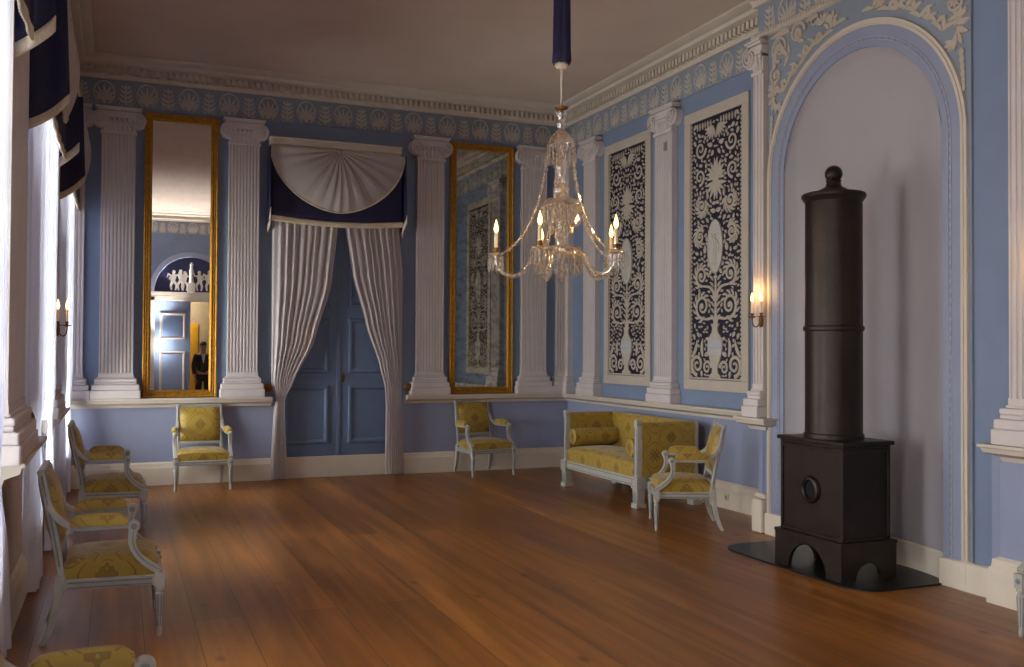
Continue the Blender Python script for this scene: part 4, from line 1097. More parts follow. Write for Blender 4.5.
for sx in (-1, 1):
    b = MB(); x = sx * (hl - 0.035)
    b.box(x - 0.032, x + 0.032, -0.005, 0.055, 0.31, 0.835); b.box(x - 0.036, x + 0.036, -0.01, 0.06, 0.835, 0.85)
    b.lathe([(0, -0.012), (0.028, -0.012), (0.034, -0.005), (0.034, 0.05), (0, 0.05)], 18, (x, 0, 0.878), 'y')
    po = b.build('front_post', MT['chairwood'], SO, smooth=35, bevel=0.004)
    b = MB()
    for q in (-0.018, 0.018): b.tube([(x + q, -0.006, 0.34), (x + q, -0.006, 0.83)], 0.004, 6)
    b.build('post_fluting', MT['chairline'], po, smooth=60)
    # upholstered arm with a rolled top
    b = MB(); n = 12
    poly = [(-0.035, 0.31), (-0.042, 0.5), (-0.04, 0.79)] + arc(0, 0.838, 0.046, PI, 0, 10) + [(0.04, 0.79), (0.042, 0.5), (0.035, 0.31)]
    vs = []; ys = [0.05 + (dp - 0.10) * j / 8 for j in range(9)]
    for y in ys: vs += [(x + p[0], y, p[1]) for p in poly]
    m = len(poly); fs = []
    for j in range(8):
        for i in range(m): fs.append((j * m + i, j * m + (i + 1) % m, (j + 1) * m + (i + 1) % m, (j + 1) * m + i))
    fs += [tuple(range(m)), tuple(8 * m + i for i in range(m))]
    b.add(vs, fs); b.build('arm', MT['silk'], SO, smooth=50)
    b = MB(); b.box(x - 0.03, x + 0.03, dp - 0.055, dp, 0.31, 0.875); b.build('rear_post', MT['chairwood'], SO, smooth=0, bevel=0.006)
b = MB(); poly = [(dp - 0.13, 0.31), (dp - 0.14, 0.6), (dp - 0.125, 0.81)] + arc(dp - 0.078, 0.838, 0.046, PI, 0, 10) + [(dp - 0.02, 0.81), (dp - 0.01, 0.31)]
m = len(poly); vs = []; xs = [-hl + 0.07 + (2 * hl - 0.14) * j / 12 for j in range(13)]
for x in xs: vs += [(x, p[0], p[1]) for p in poly]
fs = []
for j in range(12):
    for i in range(m): fs.append((j * m + i, j * m + (i + 1) % m, (j + 1) * m + (i + 1) % m, (j + 1) * m + i))
fs += [tuple(range(m)), tuple(12 * m + i for i in range(m))]
b.add(vs, fs); b.build('backrest', MT['silk'], SO, smooth=50)
sb_ = cushion_rows(hl - 0.075, hl - 0.085, 0.012, dp - 0.13, 0.31, 0.475, 0.05, 18); sb_.build('seat', MT['silk'], SO, smooth=60)
for sx, lab in ((-1, 'yellow bolster lying on the sofa at the end next to the room corner'), (1, 'yellow bolster lying on the sofa at the end next to the stove')):
    bo = thing('bolster', lab, 'bolster', (-0.90 + 0.012, -2.635 - sx * (hl - 0.195), 0.605), RIGHT, 'sofa bolsters')
    b = MB(); b.lathe([(0.0, 0.0), (0.04, 0.0), (0.08, 0.004), (0.094, 0.018), (0.098, 0.1), (0.099, 0.30), (0.098, 0.50), (0.094, 0.57), (0.08, 0.584), (0.04, 0.588), (0, 0.588)], 26, (0, 0, 0), 'y'); b.build('bolster_cover', MT['silk'], bo, smooth=50)
    b = MB(); b.lathe([(0, -0.006), (0.014, -0.006), (0.018, 0.002)], 12, (0, 0, 0), 'y'); b.build('button', MT['silk'], bo, smooth=50)
    for yy in (0.012, 0.576):
        b = MB(); b.tube([(0.090 * math.cos(2 * PI * k / 28), yy, 0.090 * math.sin(2 * PI * k / 28)) for k in range(29)], 0.005, 6)
        b.build('piping', MT['silk'], bo, smooth=60)

# ------------------------------------------------------------------ stove
hp = MB(); r_ = 0.22; x0, x1, y0, y1 = -1.24, -0.36, -7.06, -5.40
poly = [(x1, y1), (x1, y0)] + [(x0 + r_ + r_ * math.cos(a), y0 + r_ + r_ * math.sin(a)) for a in [1.5 * PI - PI / 2 * k / 10 for k in range(11)]] + [(x0 + r_ + r_ * math.cos(a), y1 - r_ + r_ * math.sin(a)) for a in [PI - PI / 2 * k / 10 for k in range(11)]]
hp.prism(poly, 0.0005, 0.012)
tag(hp.build('hearth_plate', MT['plate'], None, smooth=0), 'flat dark iron hearth plate with rounded corners under the stove', 'hearth plate')
SV = thing('stove', 'dark cast iron column stove in the arched niche', 'stove', (-0.94, -6.45, 0.012), RIGHT)
pw, pd = 0.36, 0.25
def plate_arch(w_, h_, r, spr=0.0):
    return [(-w_, 0), (-r, 0)] + arc(0, spr, r, PI, 0, 20)[0:] + [(r, 0), (w_, 0), (w_, h_), (-w_, h_)]
b = MB()
def clean(pl):
    o = [pl[0]]
    for p in pl[1:]:
        if math.hypot(p[0] - o[-1][0], p[1] - o[-1][1]) > 1e-5: o.append(p)
    return o
fa = clean(plate_arch(pw, 0.265, 0.235))
fb = clean(plate_arch(pd, 0.265, 0.20))
def wall_arch(half, h, r, x_of):
    n = 20; a = arc(0, 0.0, r, PI, 0, n)
    for y0_, y1_ in ((0, 1),):
        for i in range(n):
            (xa, za), (xb, zb) = a[i], a[i + 1]
            b.add([x_of(xa, 0, za), x_of(xb, 0, zb), x_of(xb, 0, h), x_of(xa, 0, h), x_of(xa, 1, za), x_of(xb, 1, zb), x_of(xb, 1, h), x_of(xa, 1, h)], [(0, 1, 2, 3), (7, 6, 5, 4), (0, 4, 5, 1), (3, 2, 6, 7)])
        for s0, s1 in ((-half, -r), (r, half)):
            b.add([x_of(s0, 0, 0), x_of(s1, 0, 0), x_of(s1, 0, h), x_of(s0, 0, h), x_of(s0, 1, 0), x_of(s1, 1, 0), x_of(s1, 1, h), x_of(s0, 1, h)], [(0, 1, 2, 3), (7, 6, 5, 4), (0, 4, 5, 1), (3, 2, 6, 7), (0, 3, 7, 4), (1, 5, 6, 2)])
wall_arch(pw, 0.265, 0.205, lambda s, k, z: (s, -pd + 0.03 * k, z)); wall_arch(pw, 0.265, 0.205, lambda s, k, z: (s, pd - 0.03 * k, z))
wall_arch(pd - 0.03, 0.265, 0.12, lambda s, k, z: (-pw + 0.03 * k, s, z)); wall_arch(pd - 0.03, 0.265, 0.12, lambda s, k, z: (pw - 0.03 * k, s, z))
b.box(-pw - 0.004, pw + 0.004, -pd - 0.004, pd + 0.004, 0.245, 0.27)
b.build('plinth', MT['iron'], SV, smooth=30)
b = MB(); bw_, bd = 0.325, 0.205
b.box(-bw_, bw_, -bd, bd, 0.27, 0.93)
fbx = b.build('firebox', MT['iron'], SV, smooth=0, bevel=0.005)
b = MB()
for x in (-bw_, bw_):
    for y in (-bd, bd): b.box(x - 0.012, x + 0.012, y - 0.012, y + 0.012, 0.27, 0.925)
b.box(-bw_ - 0.012, bw_ + 0.012, -bd - 0.012, bd + 0.012, 0.268, 0.295); b.box(-bw_ - 0.01, bw_ + 0.01, -bd - 0.01, bd + 0.01, 0.895, 0.92)
b.build('corner_strips', MT['iron'], fbx, smooth=0, bevel=0.003)
b = MB(); b.lathe([(0.062, 0.0), (0.062, -0.02), (0.075, -0.032), (0.09, -0.028), (0.10, -0.012), (0.10, 0.0)], 32, (0, -bd, 0.60), 'y')
dr = b.build('stove_door', MT['iron'], SV, smooth=40)
b = MB(); b.lathe([(0, -0.006), (0.03, -0.008), (0.05, -0.005), (0.064, -0.003), (0.064, 0.0)], 28, (0, -bd, 0.60), 'y'); b.build('door_disc', MT['hole'], dr, smooth=40)
b = MB(); tw, td = 0.36, 0.236
b.box(-tw + 0.02, tw - 0.02, -td + 0.02, td - 0.02, 0.925, 0.945); b.box(-tw, tw, -td, td, 0.945, 0.975); b.build('top_slab', MT['iron'], SV, smooth=0, bevel=0.005)
b = MB(); b.lathe([(0.0, 0.975), (0.215, 0.975), (0.215, 1.005), (0.206, 1.012), (0.206, 1.76), (0.215, 1.765), (0.22, 1.78), (0.215, 1.80), (0.206, 1.805), (0.204, 2.73), (0.0, 2.73)], 48)
b.build('column', MT['iron'], SV, smooth=35)
b = MB(); b.lathe([(0.0, 2.72), (0.205, 2.72), (0.222, 2.745), (0.231, 2.755), (0.231, 2.775), (0.222, 2.785), (0.13, 2.79), (0.105, 2.815), (0.06, 2.84), (0.05, 2.87), (0.058, 2.885), (0.0, 2.885)], 48)
cp_ = b.build('cap', MT['iron'], SV, smooth=35)
b = MB(); b.ball((0, 0, 2.935), 0.064, 24, 14); b.build('ball_finial', MT['iron'], cp_, smooth=80)

# ------------------------------------------------------------------ candles
def flame_mb(c, s=1.0):
    b = MB(); b.lathe([(1e-7, 0.0), (0.006 * s, 0.004 * s), (0.0095 * s, 0.014 * s), (0.0095 * s, 0.022 * s), (0.006 * s, 0.036 * s), (0.002 * s, 0.05 * s), (1e-7, 0.056 * s)], 12, c); return b
SCONCE_W, CHAND_W = 0.5, 2.0
def candle_light(parent, loc, w):
    ld = bpy.data.lights.new('candle_light', 'POINT'); ld.energy = w; ld.color = (1.0, 0.52, 0.18); ld.shadow_soft_size = 0.02
    lo = bpy.data.objects.new('candle_light', ld); COL.objects.link(lo); lo.parent = parent; lo.location = loc
def sconce(loc, rz, lab, z=1.92, rc=0.08, sp=0.065):
    root = thing('wall_sconce', lab, 'wall sconce', (loc[0], loc[1], z), rz, 'two candle wall sconces')
    b = MB(); b.slab([(0.028 * math.cos(2 * PI * k / 20), 0.05 * math.sin(2 * PI * k / 20)) for k in range(20)], 0.0, -0.012); b.ball((0, -0.012, 0), 0.018, 12, 8, (1, 0.6, 1)); b.build('wall_plate', MT['brass'], root, smooth=40)
    for sg in (-1, 1):
        b = MB(); pts = bez((0, -0.015, 0), (sg * 0.01, -0.6 * rc, -0.07), (sg * sp, -1.1 * rc, -0.07), (sg * sp, -rc, 0.035), 16); b.tube(pts, 0.006, 8)
        b.lathe([(0, 0.03), (0.012, 0.032), (0.034, 0.04), (0.036, 0.046), (0.014, 0.046), (0.012, 0.05), (0.016, 0.075), (0.0, 0.075)], 18, (sg * sp, -rc, 0)); ar = b.build('arm', MT['brass'], root, smooth=45)
        b = MB(); b.lathe([(0, 0.07), (0.011, 0.07), (0.0105, 0.175), (0.006, 0.18), (0, 0.18)], 14, (sg * sp, -rc, 0)); ca = b.build('candle', MT['cream'], root, smooth=40)
        flame_mb((sg * sp, -rc, 0.178), 1.5).build('flame', MT['flame'], ca, smooth=80)
        candle_light(root, (sg * sp, -rc, 0.285), SCONCE_W)
sconce((BX - 0.076, BY - 0.135), RIGHT, 'brass wall sconce with two lit candles on the pilaster at the arch', 1.89, 0.055)
sconce((WX + 0.095, -3.05), math.radians(35), 'dark wall sconce with two lit candles between the window curtains', 1.77, 0.09, 0.042)
sconce((BX - 0.106, -7.98), RIGHT, 'wall sconce beyond the frame that lights the last pilaster', 1.93)

# ------------------------------------------------------------------ chandelier
CHX, CHY = -3.225, -6.53
CH = thing('chandelier', 'cut glass chandelier with five lit candles hanging in the middle of the room', 'chandelier', (CHX, CHY, 2.05), 0.0)
z_ = lambda z: z - 2.05
b = MB(); n = 40
prof = [(0.050, 5.0), (0.051, 4.4), (0.053, 3.9), (0.057, 3.55), (0.061, 3.49), (0.052, 3.47)]
vs = []
for r0, z in prof:
    for k in range(n): a = 2 * PI * k / n; rr = r0 * (1 + 0.10 * math.cos(a * 8)); vs.append((rr * math.cos(a), rr * math.sin(a), z_(z)))
fs = [(i * n + k, i * n + (k + 1) % n, (i + 1) * n + (k + 1) % n, (i + 1) * n + k) for i in range(len(prof) - 1) for k in range(n)]
b.add(vs, fs); b.build('cord_cover', MT['navy'], CH, smooth=60, label='blue pleated sleeve over the hanging cord')
b = MB(); b.lathe([(0, z_(3.48)), (0.042, z_(3.48)), (0.045, z_(3.46)), (0.03, z_(3.44)), (0, z_(3.44))], 20); b.lathe([(0, z_(3.19)), (0.008, z_(3.19)), (0.008, z_(3.45)), (0, z_(3.45))], 12); b.build('hanging_rod', MT['white'], CH, smooth=40)
b = MB(); b.lathe([(0, z_(3.165)), (0.02, z_(3.165)), (0.045, z_(3.185)), (0.046, z_(3.19)), (0.012, z_(3.20)), (0, z_(3.205))], 24); b.build('gilt_collar', MT['brass'], CH, smooth=40)
b = MB(); b.lathe([(0, z_(2.06)), (0.012, z_(2.065)), (0.022, z_(2.09)), (0.012, z_(2.115)), (0.03, z_(2.14)), (0.02, z_(2.2)), (0.02, z_(2.3)), (0.042, z_(2.35)), (0.02, z_(2.40)), (0.03, z_(2.46)), (0.022, z_(2.54)), (0.026, z_(2.60)), (0.048, z_(2.63)), (0.052, z_(2.66)), (0.03, z_(2.70)), (0.022, z_(2.74)), (0.034, z_(2.80)), (0.03, z_(2.88)), (0.016, z_(2.94)), (0.02, z_(3.0)), (0.034, z_(3.02)), (0.022, z_(3.05)), (0.03, z_(3.08)), (0.02, z_(3.11)), (0.034, z_(3.15)), (0.036, z_(3.165)), (0, z_(3.165))], 12); b.build('stem', MT['crystal'], CH, smooth=0, label='faceted glass stem')
def drop(b, x, y, z, l, r=0.007):
    k = 6; vs = [(x, y, z)] + [(x + r * math.cos(2 * PI * i / k), y + r * math.sin(2 * PI * i / k), z - l * 0.2) for i in range(k)] + [(x + r * 0.8 * math.cos(2 * PI * i / k), y + r * 0.8 * math.sin(2 * PI * i / k), z - l * 0.82) for i in range(k)] + [(x, y, z - l)]
    fs = [(0, 1 + i, 1 + (i + 1) % k) for i in range(k)] + [(1 + i, k + 1 + i, k + 1 + (i + 1) % k, 1 + (i + 1) % k) for i in range(k)] + [(k + 1 + i, 2 * k + 1, k + 1 + (i + 1) % k) for i in range(k)]
    b.add(vs, fs)
def tier(name, dome, rim, zr, n, ln, r=0.008, rows=1):
    b = MB(); b.lathe(dome, 24); d_ = b.build(name, MT['crystal'], CH, smooth=0)
    b = MB()
    for q in range(rows):
        rr = rim * (1 - 0.16 * q)
        for k in range(n):
            a = 2 * PI * (k + 0.5 * (q % 2)) / n; drop(b, rr * math.cos(a), rr * math.sin(a), z_(zr) - 0.004, ln * (1 if q == 0 else 1.12), r)
            b.ball((rr * math.cos(a), rr * math.sin(a), z_(zr)), 0.006, 6, 4)
    b.build('drop_fringe', MT['crystal'], d_, smooth=0)
tier('upper_canopy', [(0.028, z_(3.04)), (0.05, z_(3.02)), (0.075, z_(2.985)), (0.088, z_(2.955)), (0.09, z_(2.945)), (0.085, z_(2.945)), (0.07, z_(2.975)), (0.03, z_(3.02))], 0.086, 2.945, 14, 0.115)
tier('middle_bowl', [(0.03, z_(2.60)), (0.09, z_(2.595)), (0.115, z_(2.58)), (0.128, z_(2.555)), (0.128, z_(2.545)), (0.12, z_(2.555)), (0.08, z_(2.58)), (0.03, z_(2.585))], 0.122, 2.55, 20, 0.12, 0.009, 2)
tier('lower_dish', [(0.02, z_(2.30)), (0.06, z_(2.295)), (0.11, z_(2.285)), (0.14, z_(2.265)), (0.143, z_(2.245)), (0.13, z_(2.235)), (0.02, z_(2.25))], 0.138, 2.24, 28, 0.125, 0.009, 2)
b = MB()
for k in range(16):
    a = 2 * PI * k / 16; drop(b, 0.075 * math.cos(a), 0.075 * math.sin(a), z_(2.42), 0.05, 0.008); b.ball((0.08 * math.cos(a), 0.08 * math.sin(a), z_(2.425)), 0.009, 6, 4)
b.lathe([(0.078, z_(2.425)), (0.083, z_(2.43)), (0.083, z_(2.437)), (0.078, z_(2.437))], 24); b.build('bead_ring', MT['crystal'], CH, smooth=0)
yaw = 0.3937; RV = Vector((math.cos(yaw), -math.sin(yaw), 0)); DV = Vector((math.sin(yaw), math.cos(yaw), 0)); AR_ = 0.418
for k in range(5):
    th = PI + 2 * PI * k / 5 - 0.044; dx = RV * math.cos(th) + DV * math.sin(th)
    P3 = lambda r, z: (dx.x * r, dx.y * r, z_(z) - (0.022 if r > 0.3 else 0.022 * r / 0.3))
    b = MB(); b.tube([P3(*p) for p in bez((0.06, 2.275), (0.22, 2.33), (0.20, 2.08), (0.335, 2.125), 14) + bez((0.335, 2.125), (0.39, 2.14), (AR_, 2.17), (AR_, 2.255), 8)[1:]], 0.0135, 8)
    ar = b.build('arm', MT['crystal'], CH, smooth=50)
    b = MB(); c = (dx.x * AR_, dx.y * AR_, -0.022); b.lathe([(0.008, z_(2.25)), (0.03, z_(2.252)), (0.05, z_(2.262)), (0.052, z_(2.266)), (0.02, z_(2.268)), (0.013, z_(2.272)), (0.016, z_(2.305)), (0.0, z_(2.305))], 16, c); bo_ = b.build('drip_pan', MT['crystal'], ar, smooth=0)
    b = MB()
    for q in range(11):
        a = 2 * PI * q / 11; drop(b, c[0] + 0.048 * math.cos(a), c[1] + 0.048 * math.sin(a), z_(2.258) - 0.022, 0.112, 0.0085)
    b.build('pan_drops', MT['crystal'], ar, smooth=0)
    b = MB(); b.lathe([(0, z_(2.275)), (0.017, z_(2.275)), (0.018, z_(2.30)), (0.014, z_(2.305)), (0, z_(2.305))], 14, c); b.build('candle_socket', MT['brass'], ar, smooth=40)
    b = MB(); b.lathe([(0, z_(2.30)), (0.0125, z_(2.30)), (0.012, z_(2.395)), (0.007, z_(2.40)), (0, z_(2.40))], 14, c); ca = b.build('candle', MT['cream'], CH, smooth=40)
    flame_mb((c[0], c[1], z_(2.398) - 0.022), 1.6).build('flame', MT['flame'], ca, smooth=80)
    candle_light(CH, (c[0], c[1], z_(2.495)), CHAND_W)
    # bead chain from the canopy to the arm, and one to the middle of the arm
    b = MB(); pts = bez((0.088, 2.94), (0.115, 2.6), (0.20, 2.36), (0.385, 2.262), 44)
    for i, (r, z) in enumerate(pts): b.ball(P3(r, z), 0.0075 if i % 4 else 0.011, 6, 4, (1, 1, 1.25))
    b.build('bead_chain', MT['crystal'], CH, smooth=0)

# ------------------------------------------------------------------ far door, lunette and the next room (seen in the mirror)
fd = thing('door_2', 'blue double door with one half open, seen in the clear mirror', 'door', (0, LY - 0.06, 0), FRONT, kind='structure')
fl = lambda x: -x
lf2 = door_leaf(fd, fl(FCX), fl(FX0), 0.0, FZT, [(0.35, 1.55), (1.85, 2.5)], MT['blue'], MT['white'], 1)
b = MB(); b.box(fl(FCX) + 0.14 + 0.06, fl(FX0) - 0.14 - 0.06, -0.008, 0, 1.93, 2.42); b.build('inset_panel', MT['door'], lf2, smooth=0)
op = MB(); op.box(-0.022, 0.022, -0.84, 0.0, 0.0, FZT); oo = op.build('door_leaf', MT['blue'], fd, smooth=0, bevel=0.004); oo.location = (fl(FX1) + 0.03, 0.85 + 0.05, 0)
b = MB()
for x0, x1, z0, z1 in ((fl(FX1) - 0.10, fl(FX1), 0, FZT + 0.1), (fl(FX0), fl(FX0) + 0.10, 0, FZT + 0.1), (fl(FX1) - 0.10, fl(FX0) + 0.10, FZT, FZT + 0.12), (fl(FX1) - 0.18, fl(FX0) + 0.18, FZT + 0.12, FZT + 0.22)): b.box(x0, x1, -0.12, 0.0, z0, z1)
b.build('door_casing', MT['white'], fd, smooth=0, bevel=0.006)
lu = thing('lunette_relief', 'arched navy relief of small white figures above the far door, seen in the mirror', 'relief', (FCX, LY + 0.004, 3.03), FRONT)
b = MB(); b.slab(arc(0, 0, 0.86, 0, PI, 36), 0, -0.02); b.build('lunette_ground', MT['lunette'], lu, smooth=0)
b = MB(); pts = arc(0, 0, 0.92, 0, PI, 36); b.ribbon(pts, 0.14, -0.0, 0.06); b.build('arch_moulding', MT['archblue'], lu, smooth=40)
def relief_figure(x, sg, h=0.5, arm=0.6):
    b = MB(); y = -0.02
    def limb(pts, ws): b.ribbon([(x + sg * p * h, q * h + 0.02) for p, q in pts], [w_ * h for w_ in ws], y, 0.03)
    b.ball((x + sg * 0.02 * h, y - 0.015, 0.93 * h + 0.02), 0.085 * h, 12, 8, (1, 0.5, 1.1))
    limb([(0.0, 0.86), (0.02, 0.7), (-0.02, 0.48), (0.0, 0.42)], [0.1, 0.24, 0.2, 0.22])
    limb([(-0.04, 0.46), (-0.12, 0.24), (-0.08, 0.02)], [0.14, 0.11, 0.07]); limb([(0.05, 0.46), (0.16, 0.26), (0.10, 0.02)], [0.14, 0.11, 0.07])
    limb([(0.08, 0.78), (0.22, 0.74), (0.28, 0.74 + arm * 0.3)], [0.09, 0.08, 0.06]); limb([(-0.08, 0.78), (-0.18, 0.6), (-0.1, 0.52)], [0.09, 0.08, 0.06])
    limb([(-0.06, 0.74), (-0.24, 0.82), (-0.3, 0.66)], [0.05, 0.12, 0.03])
    b.build('child_relief', MT['putti'], lu, smooth=40)
for x, sg, h, a in ((0.42, -1, 0.50, 0.7), (0.24, 1, 0.52, -0.4), (0.06 + 0.1, -1, 0.48, 0.6), (-0.20, 1, 0.5, 0.5), (-0.42, -1, 0.52, -0.3), (-0.58, 1, 0.4, 0.2)): relief_figure(x, sg, h, a)
b = MB(); b.box(-0.09, 0.09, -0.10, -0.02, 0, 0.22); b.lathe([(0, 0.22), (0.06, 0.22), (0.045, 0.4), (0.06, 0.5), (0.03, 0.6), (0.045, 0.68), (0, 0.74)], 14, (0, -0.085, 0)); b.build('pedestal_relief', MT['putti'], lu, smooth=40)
b = MB(); b.box(WX + 0.2, BX, LY - 2.75, LY - 2.7, 0, 3.6); b.box(WX + 0.2, BX, LY - 2.75, LY - 0.25, 3.6, 3.65); b.box(WX + 0.15, WX + 0.2, LY - 2.75, LY - 0.25, 0, 3.6); b.box(BX, BX + 0.05, LY - 2.75, LY - 0.25, 0, 3.6)
struct(b.build('wall_next_room', MT['beige'], smooth=0), 'beige walls of the room beyond the half open door', 'wall')
b = MB(); b.box(-4.12, -3.80, LY - 2.70, LY - 2.66, 0.0, 2.3); b.box(-4.08, -3.84, LY - 2.66, LY - 2.65, 0.25, 1.1); b.box(-4.08, -3.84, LY - 2.66, LY - 2.65, 1.25, 2.2)
struct(b.build('door_3', MT['yellow'], smooth=0, bevel=0.006), 'narrow lit doorway in the room beyond, its yellow light painted on, seen in the mirror', 'door')  # slab for the lit doorway, its yellow light is in the paint
# small bright lamp beside the far door
lp = thing('wall_lamp', 'small bright white lamp beside the far door, seen in the clear mirror', 'lamp', (-4.93, LY - 0.06, 1.70), FRONT)
b = MB(); b.slab([(0.03 * math.cos(2 * PI * k / 16), 0.03 * math.sin(2 * PI * k / 16)) for k in range(16)], 0.0, -0.015); b.tube([(0, -0.01, 0), (0, -0.06, -0.02), (0, -0.10, 0.0)], 0.008, 8); b.build('bracket', MT['greymetal'], lp, smooth=40)
b = MB(); b.ball((0, -0.13, 0.0), 0.045, 18, 10); b.build('bulb', MT['lamp'], lp, smooth=80)

# standing person in the doorway (seen in the mirror)
def skin_body(name, verts, edges, radii, mat, root_i=0, parent=None, sub=2):
    me = bpy.data.meshes.new(name); me.from_pydata(verts, edges, []); o = bpy.data.objects.new(name, me); COL.objects.link(o); me.materials.append(mat)
    sk = o.modifiers.new('skin', 'SKIN'); sk.use_smooth_shade = True
    lay = me.skin_vertices[0].data
    for i, r in enumerate(radii): lay[i].radius = (r, r) if not isinstance(r, tuple) else r
    lay[root_i].use_root = True
    s = o.modifiers.new('sub', 'SUBSURF'); s.levels = sub; s.render_levels = sub
    if parent: o.parent = parent
    return o
PX, PY = -3.80, LY - 0.95
PR = thing('person', 'person in dark suit and pale shirt standing in the far doorway', 'person', (PX, PY, 0), PI)
V = [(0, 0, .95), (0, 0, 1.10), (0, 0.01, 1.28), (0, 0.015, 1.42), (0, 0.01, 1.50), (0, -0.01, 1.58), (0, -0.02, 1.66), (0, -0.015, 1.73),
     (.17, 0.01, 1.42), (.23, 0.01, 1.16), (.21, -0.08, .93), (.20, -0.11, .85), (-.17, 0.01, 1.42), (-.23, 0.01, 1.16), (-.21, -0.08, .93), (-.20, -0.11, .85),
     (.10, 0, .88), (.11, -0.01, .50), (.11, 0.02, .10), (.12, -0.12, .04), (-.10, 0, .88), (-.11, -0.01, .50), (-.11, 0.02, .10), (-.12, -0.12, .04)]
E_ = [(0, 1), (1, 2), (2, 3), (3, 4), (4, 5), (5, 6), (6, 7), (3, 8), (8, 9), (9, 10), (10, 11), (3, 12), (12, 13), (13, 14), (14, 15), (0, 16), (16, 17), (17, 18), (18, 19), (0, 20), (20, 21), (21, 22), (22, 23)]
Rr = [(.15, .11), (.15, .11), (.17, .12), (.15, .10), .055, .06, .088, .07, .07, .052, .04, .035, .07, .052, .04, .035, .09, .065, .045, .04, .09, .065, .045, .04]
body = skin_body('body', V, E_, Rr, MT['skin'], 0, PR)
cl = lambda n, idx, ed, grow, m: skin_body(n, [V[i] for i in idx], ed, [tuple(q + grow for q in Rr[i]) if isinstance(Rr[i], tuple) else Rr[i] + grow for i in idx], m, 0, PR)
cl('suit_jacket', [0, 1, 2, 3, 8, 9, 10, 12, 13, 14], [(0, 1), (1, 2), (2, 3), (3, 4), (4, 5), (5, 6), (3, 7), (7, 8), (8, 9)], .018, MT['suit'])
cl('trousers', [0, 16, 17, 18, 20, 21, 22], [(0, 1), (1, 2), (2, 3), (0, 4), (4, 5), (5, 6)], .016, MT['suit'])
b = MB(); b.slab([(-0.05, 1.47), (0.05, 1.47), (0.0, 1.22)], -0.10, -0.128); b.build('shirt_front', MT['shirt'], PR, smooth=0)
b = MB(); b.ball((0, -0.005, 1.72), 0.094, 18, 12, (0.95, 1.08, 0.95)); hb = b
hb.v = [v if (v[2] > 1.70 or v[1] > 0.02) else (v[0] * 0.6, v[1] * 0.3 + 0.02, max(v[2], 1.69)) for v in hb.v]; hb.build('hair', MT['hair'], PR, smooth=60)
b = MB()
for sg in (-1, 1): b.ball((sg * 0.032, -0.098, 1.675), 0.011, 8, 6)
b.build('eyes', MT['hair'], PR, smooth=60)
b = MB(); b.add([(0, -0.125, 1.635), (-0.014, -0.098, 1.63), (0.014, -0.098, 1.63), (0, -0.10, 1.68), (0, -0.098, 1.625)], [(0, 1, 3), (0, 3, 2), (0, 4, 1), (0, 2, 4)])
for sg in (-1, 1): b.ball((sg * 0.088, -0.015, 1.655), 0.024, 8, 6, (0.4, 0.8, 1.2))
b.build('nose_and_ears', MT['skin'], PR, smooth=60)
b = MB(); b.tube([(-0.024, -0.102, 1.60), (0, -0.106, 1.598), (0.024, -0.102, 1.60)], 0.005, 6); b.build('mouth', paint('lips', rgb(150, 90, 85), 0.6), PR, smooth=60)
for sg in (-1, 1):
    hv = [(sg * .20, -.11, .85), (sg * .198, -.125, .79)]; he = [(0, 1)]; hr = [(.03, .018), (.04, .018)]
    for q, (dx_, ln_) in enumerate(((-0.027, .075), (-0.009, .088), (0.009, .082), (0.027, .065))):
        i0 = len(hv); hv += [(sg * .198 + dx_, -.13, .76), (sg * .196 + dx_ * 1.05, -.145, .76 - ln_ * .5), (sg * .194 + dx_, -.14, .76 - ln_)]; he += [(1, i0), (i0, i0 + 1), (i0 + 1, i0 + 2)]; hr += [.0095, .009, .0075]
    i0 = len(hv); hv += [(sg * .165, -.14, .80), (sg * .155, -.155, .765)]; he += [(0, i0), (i0, i0 + 1)]; hr += [.011, .009]
    skin_body('hand', hv, he, hr, MT['skin'], 0, PR, 1)

# ------------------------------------------------------------------ small fittings
b = MB(); b.box(-0.035, 0.035, -0.012, 0, -0.035, 0.035); sk = thing('wall_socket', 'small round socket on the baseboard behind the chair by the sofa', 'socket', (-0.05, -3.86, 0.12), RIGHT)
b.build('cover_plate', MT['plastic'], sk, smooth=0, bevel=0.004)
b = MB(); b.lathe([(0, -0.0125), (0.014, -0.0125), (0.016, -0.014), (0.018, -0.0145), (0.02, -0.012)], 16, (0, 0, 0), 'y'); b.build('socket_hole', MT['greymetal'], sk, smooth=40)
vp = MB(); vp.box(-0.036, 0.036, -0.006, 0, -0.05, 0.05)
for k in range(5): vp.box(-0.028, 0.028, -0.009, -0.005, -0.044 + 0.019 * k, -0.036 + 0.019 * k)
vo_ = vp.build('vent_grille', MT['greymetal'], None, smooth=0); vo_.location = (-0.076, -2.70, 3.97); vo_.rotation_euler.z = RIGHT
tag(vo_, 'small grey grille high on the pilaster between the ornament panels', 'vent')

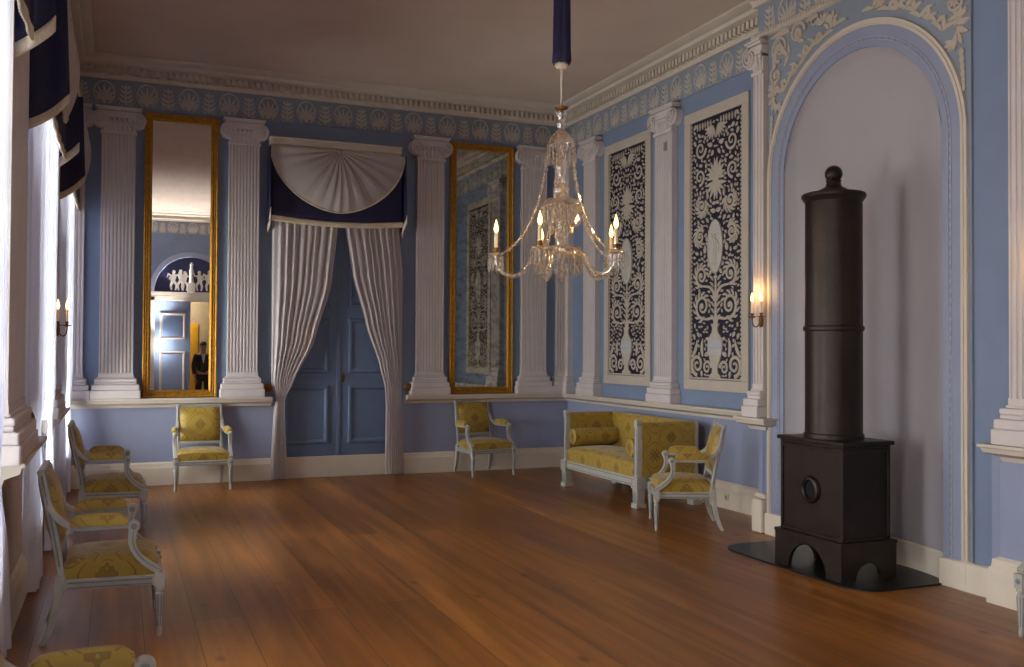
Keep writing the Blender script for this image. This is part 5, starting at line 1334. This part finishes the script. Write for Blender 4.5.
# ------------------------------------------------------------------ daylight and camera
wd = bpy.data.worlds.new('sky'); sc.world = wd; wd.use_nodes = True
nt = wd.node_tree; nt.nodes.clear()
ow = nt.nodes.new('ShaderNodeOutputWorld'); bg = nt.nodes.new('ShaderNodeBackground')
tc = nt.nodes.new('ShaderNodeTexCoord'); sx = nt.nodes.new('ShaderNodeSeparateXYZ'); cr = nt.nodes.new('ShaderNodeValToRGB')
nt.links.new(tc.outputs['Generated'], sx.inputs[0])
mr = nt.nodes.new('ShaderNodeMapRange'); mr.inputs['From Min'].default_value = -1; nt.links.new(sx.outputs[2], mr.inputs[0]); nt.links.new(mr.outputs[0], cr.inputs[0])
e = cr.color_ramp.elements; e[0].position = 0.47; e[0].color = (1.0, 0.96, 0.88, 1); e[1].position = 0.53; e[1].color = (1.0, 0.97, 0.945, 1)
nt.links.new(cr.outputs[0], bg.inputs[0]); bg.inputs[1].default_value = WORLD; nt.links.new(bg.outputs[0], ow.inputs[0])
for i, c in enumerate(WCY):
    ld = bpy.data.lights.new('window_portal', 'AREA'); ld.shape = 'RECTANGLE'; ld.size = 2 * WW; ld.size_y = WZ1 - WZ0; ld.cycles.is_portal = True
    lo = bpy.data.objects.new('window_portal', ld); COL.objects.link(lo); lo.location = (WX - 0.39, c, (WZ0 + WZ1) / 2); lo.rotation_euler = (PI / 2, 0, -PI / 2)
ul = bpy.data.lights.new('uplight', 'SPOT'); ul.energy = 700; ul.color = (1, 0.96, 0.9); ul.spot_size = math.radians(90); ul.spot_blend = 0.6; ul.shadow_soft_size = 0.05
uo = bpy.data.objects.new('uplight', ul); COL.objects.link(uo); uo.location = (-4.93, LY + 0.16, 1.78); uo.rotation_euler = (PI * 0.88, 0, 0)
nl = bpy.data.lights.new('next_room_lamp', 'POINT'); nl.energy = 60; nl.color = (1, 0.85, 0.6); nl.shadow_soft_size = 0.15
no_ = bpy.data.objects.new('next_room_lamp', nl); COL.objects.link(no_); no_.location = (-4.6, LY - 1.9, 2.9)

cam = bpy.data.cameras.new('camera'); co = bpy.data.objects.new('camera', cam); COL.objects.link(co); sc.camera = co
pitch, roll = 0.0177, 0.0055
fw = Vector((math.sin(yaw) * math.cos(pitch), math.cos(yaw) * math.cos(pitch), math.sin(pitch)))
r0 = Vector((math.cos(yaw), -math.sin(yaw), 0)); u0 = r0.cross(fw)
rt = r0 * math.cos(roll) + u0 * math.sin(roll); up = u0 * math.cos(roll) - r0 * math.sin(roll)
M = Matrix((rt, up, -fw)).transposed().to_4x4(); M.translation = (-5.855, -12.0486, 1.62); co.matrix_world = M
cam.sensor_width = 36; cam.lens = 949.17 / 1024 * 36; cam.clip_start = 0.05
vs_ = sc.view_settings; vs_.view_transform = 'Standard'; vs_.look = 'None'; vs_.gamma = 1; vs_.exposure = EXPOSURE; vs_.use_curve_mapping = False
cy = sc.cycles; cy.use_denoising = True; cy.max_bounces = 10; cy.diffuse_bounces = 6; cy.transparent_max_bounces = 24; cy.transmission_bounces = 8; cy.glossy_bounces = 5
cy.sample_clamp_indirect = 8.0; cy.caustics_reflective = False; cy.caustics_refractive = False
